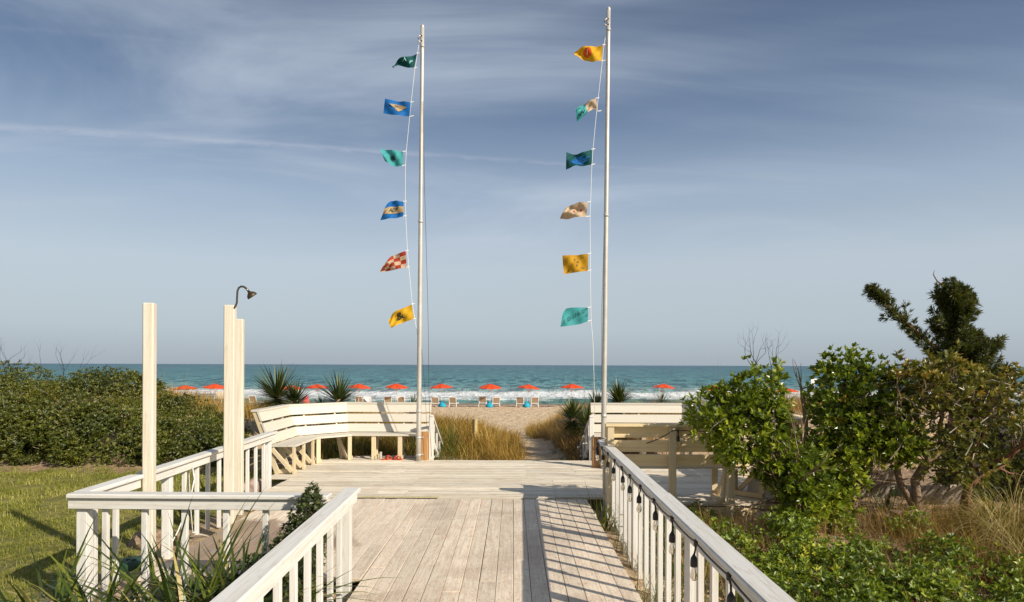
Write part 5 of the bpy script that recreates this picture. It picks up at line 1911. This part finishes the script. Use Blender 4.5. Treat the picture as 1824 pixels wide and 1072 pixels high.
AX = [J(1712, 700), J(1708, 640), J(1703, 590), J(1700, 555), J(1697, 535)]
juniper_limb(mb, AX, [0.30, 0.20, 0.12, 0.07, 0.03], g, 420, 0.14)
sprays(AX, [0.62, 0.46, 0.31, 0.26, 0.18], 74, 0.85, 24)
for (px_, py_, qx_, qy_) in ((1690, 524, 1685, 500), (1702, 528, 1707, 505), (1716, 545, 1724, 522), (1681, 548, 1671, 530), (1676, 590, 1662, 580), (1722, 600, 1738, 590), (1698, 522, 1696, 498)):
    juniper_limb(mb, [J(px_, py_), J((px_ + qx_) / 2, (py_ + qy_) / 2), J(qx_, qy_)], [0.05, 0.03, 0.004], g, 60, 0.085)
sprays([J(1706, 575), J(1722, 552), J(1733, 528)], [0.16, 0.14, 0.06], 16, 1.2, 26)
sprays([J(1698, 548), J(1680, 525), J(1668, 512)], [0.12, 0.09, 0.04], 9, 1.2, 20)
sprays([J(1705, 560), J(1708, 530), J(1707, 512)], [0.14, 0.10, 0.04], 10, 1.2, 22)
sprays([J(1735, 690), J(1745, 650), J(1755, 612)], [0.34, 0.24, 0.10], 26, 0.8, 30)
LX = [J(1696, 650), J(1650, 612), J(1612, 574), J(1580, 540), J(1562, 525), J(1549, 516)]
juniper_limb(mb, LX, [0.045, 0.055, 0.06, 0.05, 0.03, 0.01], g, 330, 0.11)
sprays(LX, [0.15, 0.16, 0.18, 0.14, 0.11, 0.04], 50, 0.9, 15, 0.115)
juniper_limb(mb, [J(1660, 665), J(1700, 660), J(1780, 695)], [0.26, 0.30, 0.26], g, 1100, 0.14)
sprays([J(1650, 680), J(1700, 670), J(1785, 700)], [0.34, 0.40, 0.30], 40, 0.3, 30)
mb.build('crown', L_juniper, jt)
tb = MB()
tb.add(*tube([(6.75, 10.6, -0.3), (6.9, 10.6, 0.6), (7.0, 10.6, 1.4), J(1705, 620), J(1695, 520)], [0.13, 0.11, 0.09, 0.05, 0.015], 8))
tb.add(*tube([(7.0, 10.6, 1.4), J(1690, 640), J(1612, 572), J(1560, 522), J(1544, 511)], [0.05, 0.03, 0.02, 0.012, 0.004], 7))
tb.add(*tube([J(1684, 520), J(1676, 507), J(1668, 500), J(1662, 490), J(1664, 482)], [0.018, 0.014, 0.010, 0.007, 0.003], 5))
tb.add(*tube([J(1676, 507), J(1684, 498)], [0.008, 0.003], 4))
tb.build('trunk', M_redbark, jt, True)
jt2 = shrub('juniper_bush', 'dark low juniper bush at the right behind the leggy shrub', [(7.35, 10.3, 0.75, 0.62, 0.5, 0.55), (7.75, 10.4, 0.45, 0.55, 0.5, 0.5), (6.9, 10.2, 0.4, 0.5, 0.4, 0.5), (8.0, 10.6, 0.1, 0.6, 0.5, 0.5)],
             83, 2600, 6, 0.085, 0.022, L_juniper, (7.3, 10.4, -0.2), None, 5, 0.5, 0.6, 1.1, 0.4, 'bush', 0.5, M_redbark)
g = np.random.default_rng(84)
tb = MB()
branchy(tb, (6.25, 9.3, -0.25), (0.05, 0, 1), 0.75, 0.07, g, 2, 0.55, 3, 0.1, 5)
branchy(tb, (6.30, 9.3, 0.25), (0.8, 0, 0.5), 0.6, 0.04, g, 2, 0.5, 3, 0.1, 5)
o = tb.build('shaggy_trunk', M_redbark, None, True)
tag(o, 'shaggy red brown forked trunk in the shade right of the slatted fence', 'trunk')
tb = MB()
tb.add(*tube([(3.66, 8.75, -0.35), (3.60, 8.7, 0.0), (3.70, 8.6, 0.4)], [0.06, 0.05, 0.04], 7))

# ---- slatted fence lying in the shade


def slat_fence(label, x0, x1, y, zb, zt, n, tilt, seed):
    g = np.random.default_rng(seed)
    root = thing('slat_fence', label, 'fence', ((x0 + x1) / 2, y, zb), 'weathered slatted fences under the bushes')
    for k in range(n):
        x = x0 + (x1 - x0) * (k + .5) / n
        board('slat', (x - tilt / 2, y + 0.10, zb), (x + tilt / 2 + g.uniform(-.01, .01), y - 0.06, zt + g.uniform(-.03, .02)), 0.042, 0.014, M_slat, root, up=(0, -1, 0.1), b=0.002)
    for zz, f_ in ((zb + 0.28 * (zt - zb), .28), (zb + 0.80 * (zt - zb), .8)):
        board('rail', (x0 - .05, y + 0.125 - 0.16 * f_, zz), (x1 + .05, y + 0.125 - 0.16 * f_, zz + .03), 0.05, 0.018, M_slat, root, up=(0, -1, 0), b=0.002)
    for xx in (x0 + .03, x1 - .03):
        board('post', (xx, y + .15, zb - .15), (xx, y + .02, zt - .05), 0.05, 0.05, M_slat, root, up=(0, 1, 0))


slat_fence('weathered slatted fence panel leaning in the shade left of the crooked trunks', 4.92, 5.52, 9.75, -0.02, 0.42, 9, 0.14, 1)
slat_fence('paler weathered slatted fence panel lying right of the crooked trunks', 5.72, 6.42, 9.45, -0.06, 0.26, 10, 0.12, 2)

# ---- dry curly grass at the right edge


def curly(label, x, y, n, L, seed):
    g = np.random.default_rng(seed)
    gz = float(terrain(x, y))
    root = thing('curly_grass', label, 'grass clump', (x, y, gz), 'dry curly grass clumps at the right')
    a_ = g.uniform(0, 2 * np.pi, n)
    r_ = 0.20 * np.sqrt(g.uniform(0, 1, n))
    B = np.stack([x + r_ * np.cos(a_), y + r_ * np.sin(a_), np.full(n, gz - 0.02)], 1)
    mb_ = MB()
    blades(mb_, B, a_ + g.normal(0, .6, n), g.uniform(0.05, 0.7, n), g.uniform(1.6, 4.4, n), L * g.uniform(.6, 1.25, n), 0.0065 * g.uniform(.6, 1.4, n), g.uniform(0, 1, n), 10)
    mb_.build('leaves', L_curl, root)


curly('dry curly grass clump at the right edge, upper', 5.95, 8.0, 240, 1.45, 1)
curly('dry curly grass clump at the right edge, lower and nearest', 5.6, 7.2, 170, 1.2, 2)
curly('thin curly grass clump under the crooked trunks', 5.2, 8.5, 60, 0.7, 3)
curly('dry curly grass clump right of the shaggy trunk', 6.5, 8.7, 260, 1.6, 4)

# ---- rose like ground cover: separate low plants
GC = 'low leafy ground cover plants on the right'
g = np.random.default_rng(91)
GL = [(2.35, 8.55, .20, 'low leafy plant at the foot of the bench post'), (2.75, 8.0, .24, 'bright leafy plant under the round green bush, left'), (3.25, 7.9, .42, 'leafy plant in front of the round green bush trunk'),
      (2.45, 7.4, .40, 'leafy plant beyond the middle of the right railing'), (2.95, 7.1, .44, 'leafy plant in the middle of the ground cover, upper'), (3.55, 7.15, .40, 'leafy plant right of the ground cover middle, beside bare sand'),
      (2.35, 6.5, .40, 'leafy plant outside the right railing, left side of the bed'), (2.95, 6.3, .42, 'leafy plant in the middle of the bed'), (3.55, 6.2, .42, 'leafy plant right of the middle of the bed'),
      (4.15, 6.6, .40, 'leafy plant below the patch of bare sand'), (4.65, 7.2, .34, 'leafy plant at the edge of the dry stems'), (4.2, 5.7, .42, 'leafy plant at the bottom right of the bed'),
      (4.8, 6.2, .40, 'leafy plant low at the right edge of the bed'), (2.75, 5.5, .38, 'leafy plant at the bottom edge of the bed, left'), (3.5, 5.4, .40, 'leafy plant at the bottom edge of the bed, middle'), (4.75, 5.4, .36, 'leafy plant in the bottom right corner'),
      (5.3, 6.5, .36, 'leafy plant at the right edge below the curly grass'), (4.25, 8.5, .26, 'small yellow green plant on the bare sand'), (4.85, 8.3, .26, 'small yellow green plant beside the pale rock'), (2.55, 9.0, .22, 'small leafy plant beside the concrete footing')]
GL += [(3.35, 6.7, .42, 'leafy plant filling the centre of the bed, behind the middle one'), (2.7, 6.9, .40, 'leafy plant between the railing and the centre of the bed'), (3.95, 6.1, .42, 'leafy plant on the right of the bed centre, nearer'),
       (4.5, 5.95, .42, 'leafy plant among the dry stems low on the right'), (5.1, 5.8, .40, 'leafy plant by the bottom right corner, upper'), (5.55, 6.1, .42, 'leafy plant touching the right edge of the picture, lower'),
       (5.0, 6.9, .38, 'leafy plant among brown stems below the shaggy trunk'), (5.5, 6.85, .36, 'leafy plant in front of the curly grass'), (3.9, 5.2, .42, 'leafy plant at the bottom edge, right of its middle'),
       (2.35, 5.8, .40, 'leafy plant pressed against the outside of the near right railing'), (4.0, 7.5, .30, 'leafy plant on the lower edge of the bare sand'), (4.3, 5.2, .40, 'leafy plant at the bottom edge towards the corner'), (3.15, 5.9, .42, 'leafy plant just above the bottom edge tufts')]
for i, (x, y, hgt, lab) in enumerate(GL):
    zb = float(terrain(x, y))
    big = hgt > .3
    bl_ = [(x + g.uniform(-.25, .25), y + g.uniform(-.2, .2), zb + hgt * g.uniform(.35, .75), .26 * (1 if big else .6), .24 * (1 if big else .6), .14) for _ in range(5 if big else 3)]
    shrub('cover_plant', lab, bl_, 400 + i, int(g.uniform(190, 300)) if big else 100, 6, float(g.uniform(0.042, 0.064)), 0.027, L_cover, (x, y, zb), GC, 6, 1.3, 0.35, 1.1, 0.9, 'plant', 0, M_redbark, zb, 0.007)
grass_patch('dry_stems', 'rusty dry stems standing among the ground cover on the right', 5500, (1.9, 6.6), (4.4, 8.8), 95, L_tan2, 0.44, 0.006, (0, .7), (0, 1.2), clump=0.16)
grass_patch('dry_stems', 'tangled brown dry stems under the curly grass at the right edge', 6000, (4.7, 7.4), (6.4, 9.0), 99, L_tan, 0.5, 0.006, (0, 1.0), (0.2, 2.0), clump=0.2, tint=(0, .7))
grass_patch('thin_grass', 'thin green and straw grass along the outside of the right railing', 2600, (1.38, 2.5), (3.8, 9.0), 96, L_strap, 0.36, 0.008, (0, .6), (.1, 1.3), clump=0.12, tint=(0.2, 1))
grass_patch('thin_grass', 'dark undergrowth below the near left railing', 2600, (-2.6, -1.5), (2.6, 5.2), 97, L_strap, 0.30, 0.012, (0, .7), (.2, 1.3), clump=0.15, tint=(0, .6))
grass_patch('leaf_litter', 'dry leaf litter and short stems under the bushes on the right', 5000, (3.4, 7.2), (7.6, 11), 98, L_tan2, 0.06, 0.02, (.6, 1.5), (.1, .6), K=2)
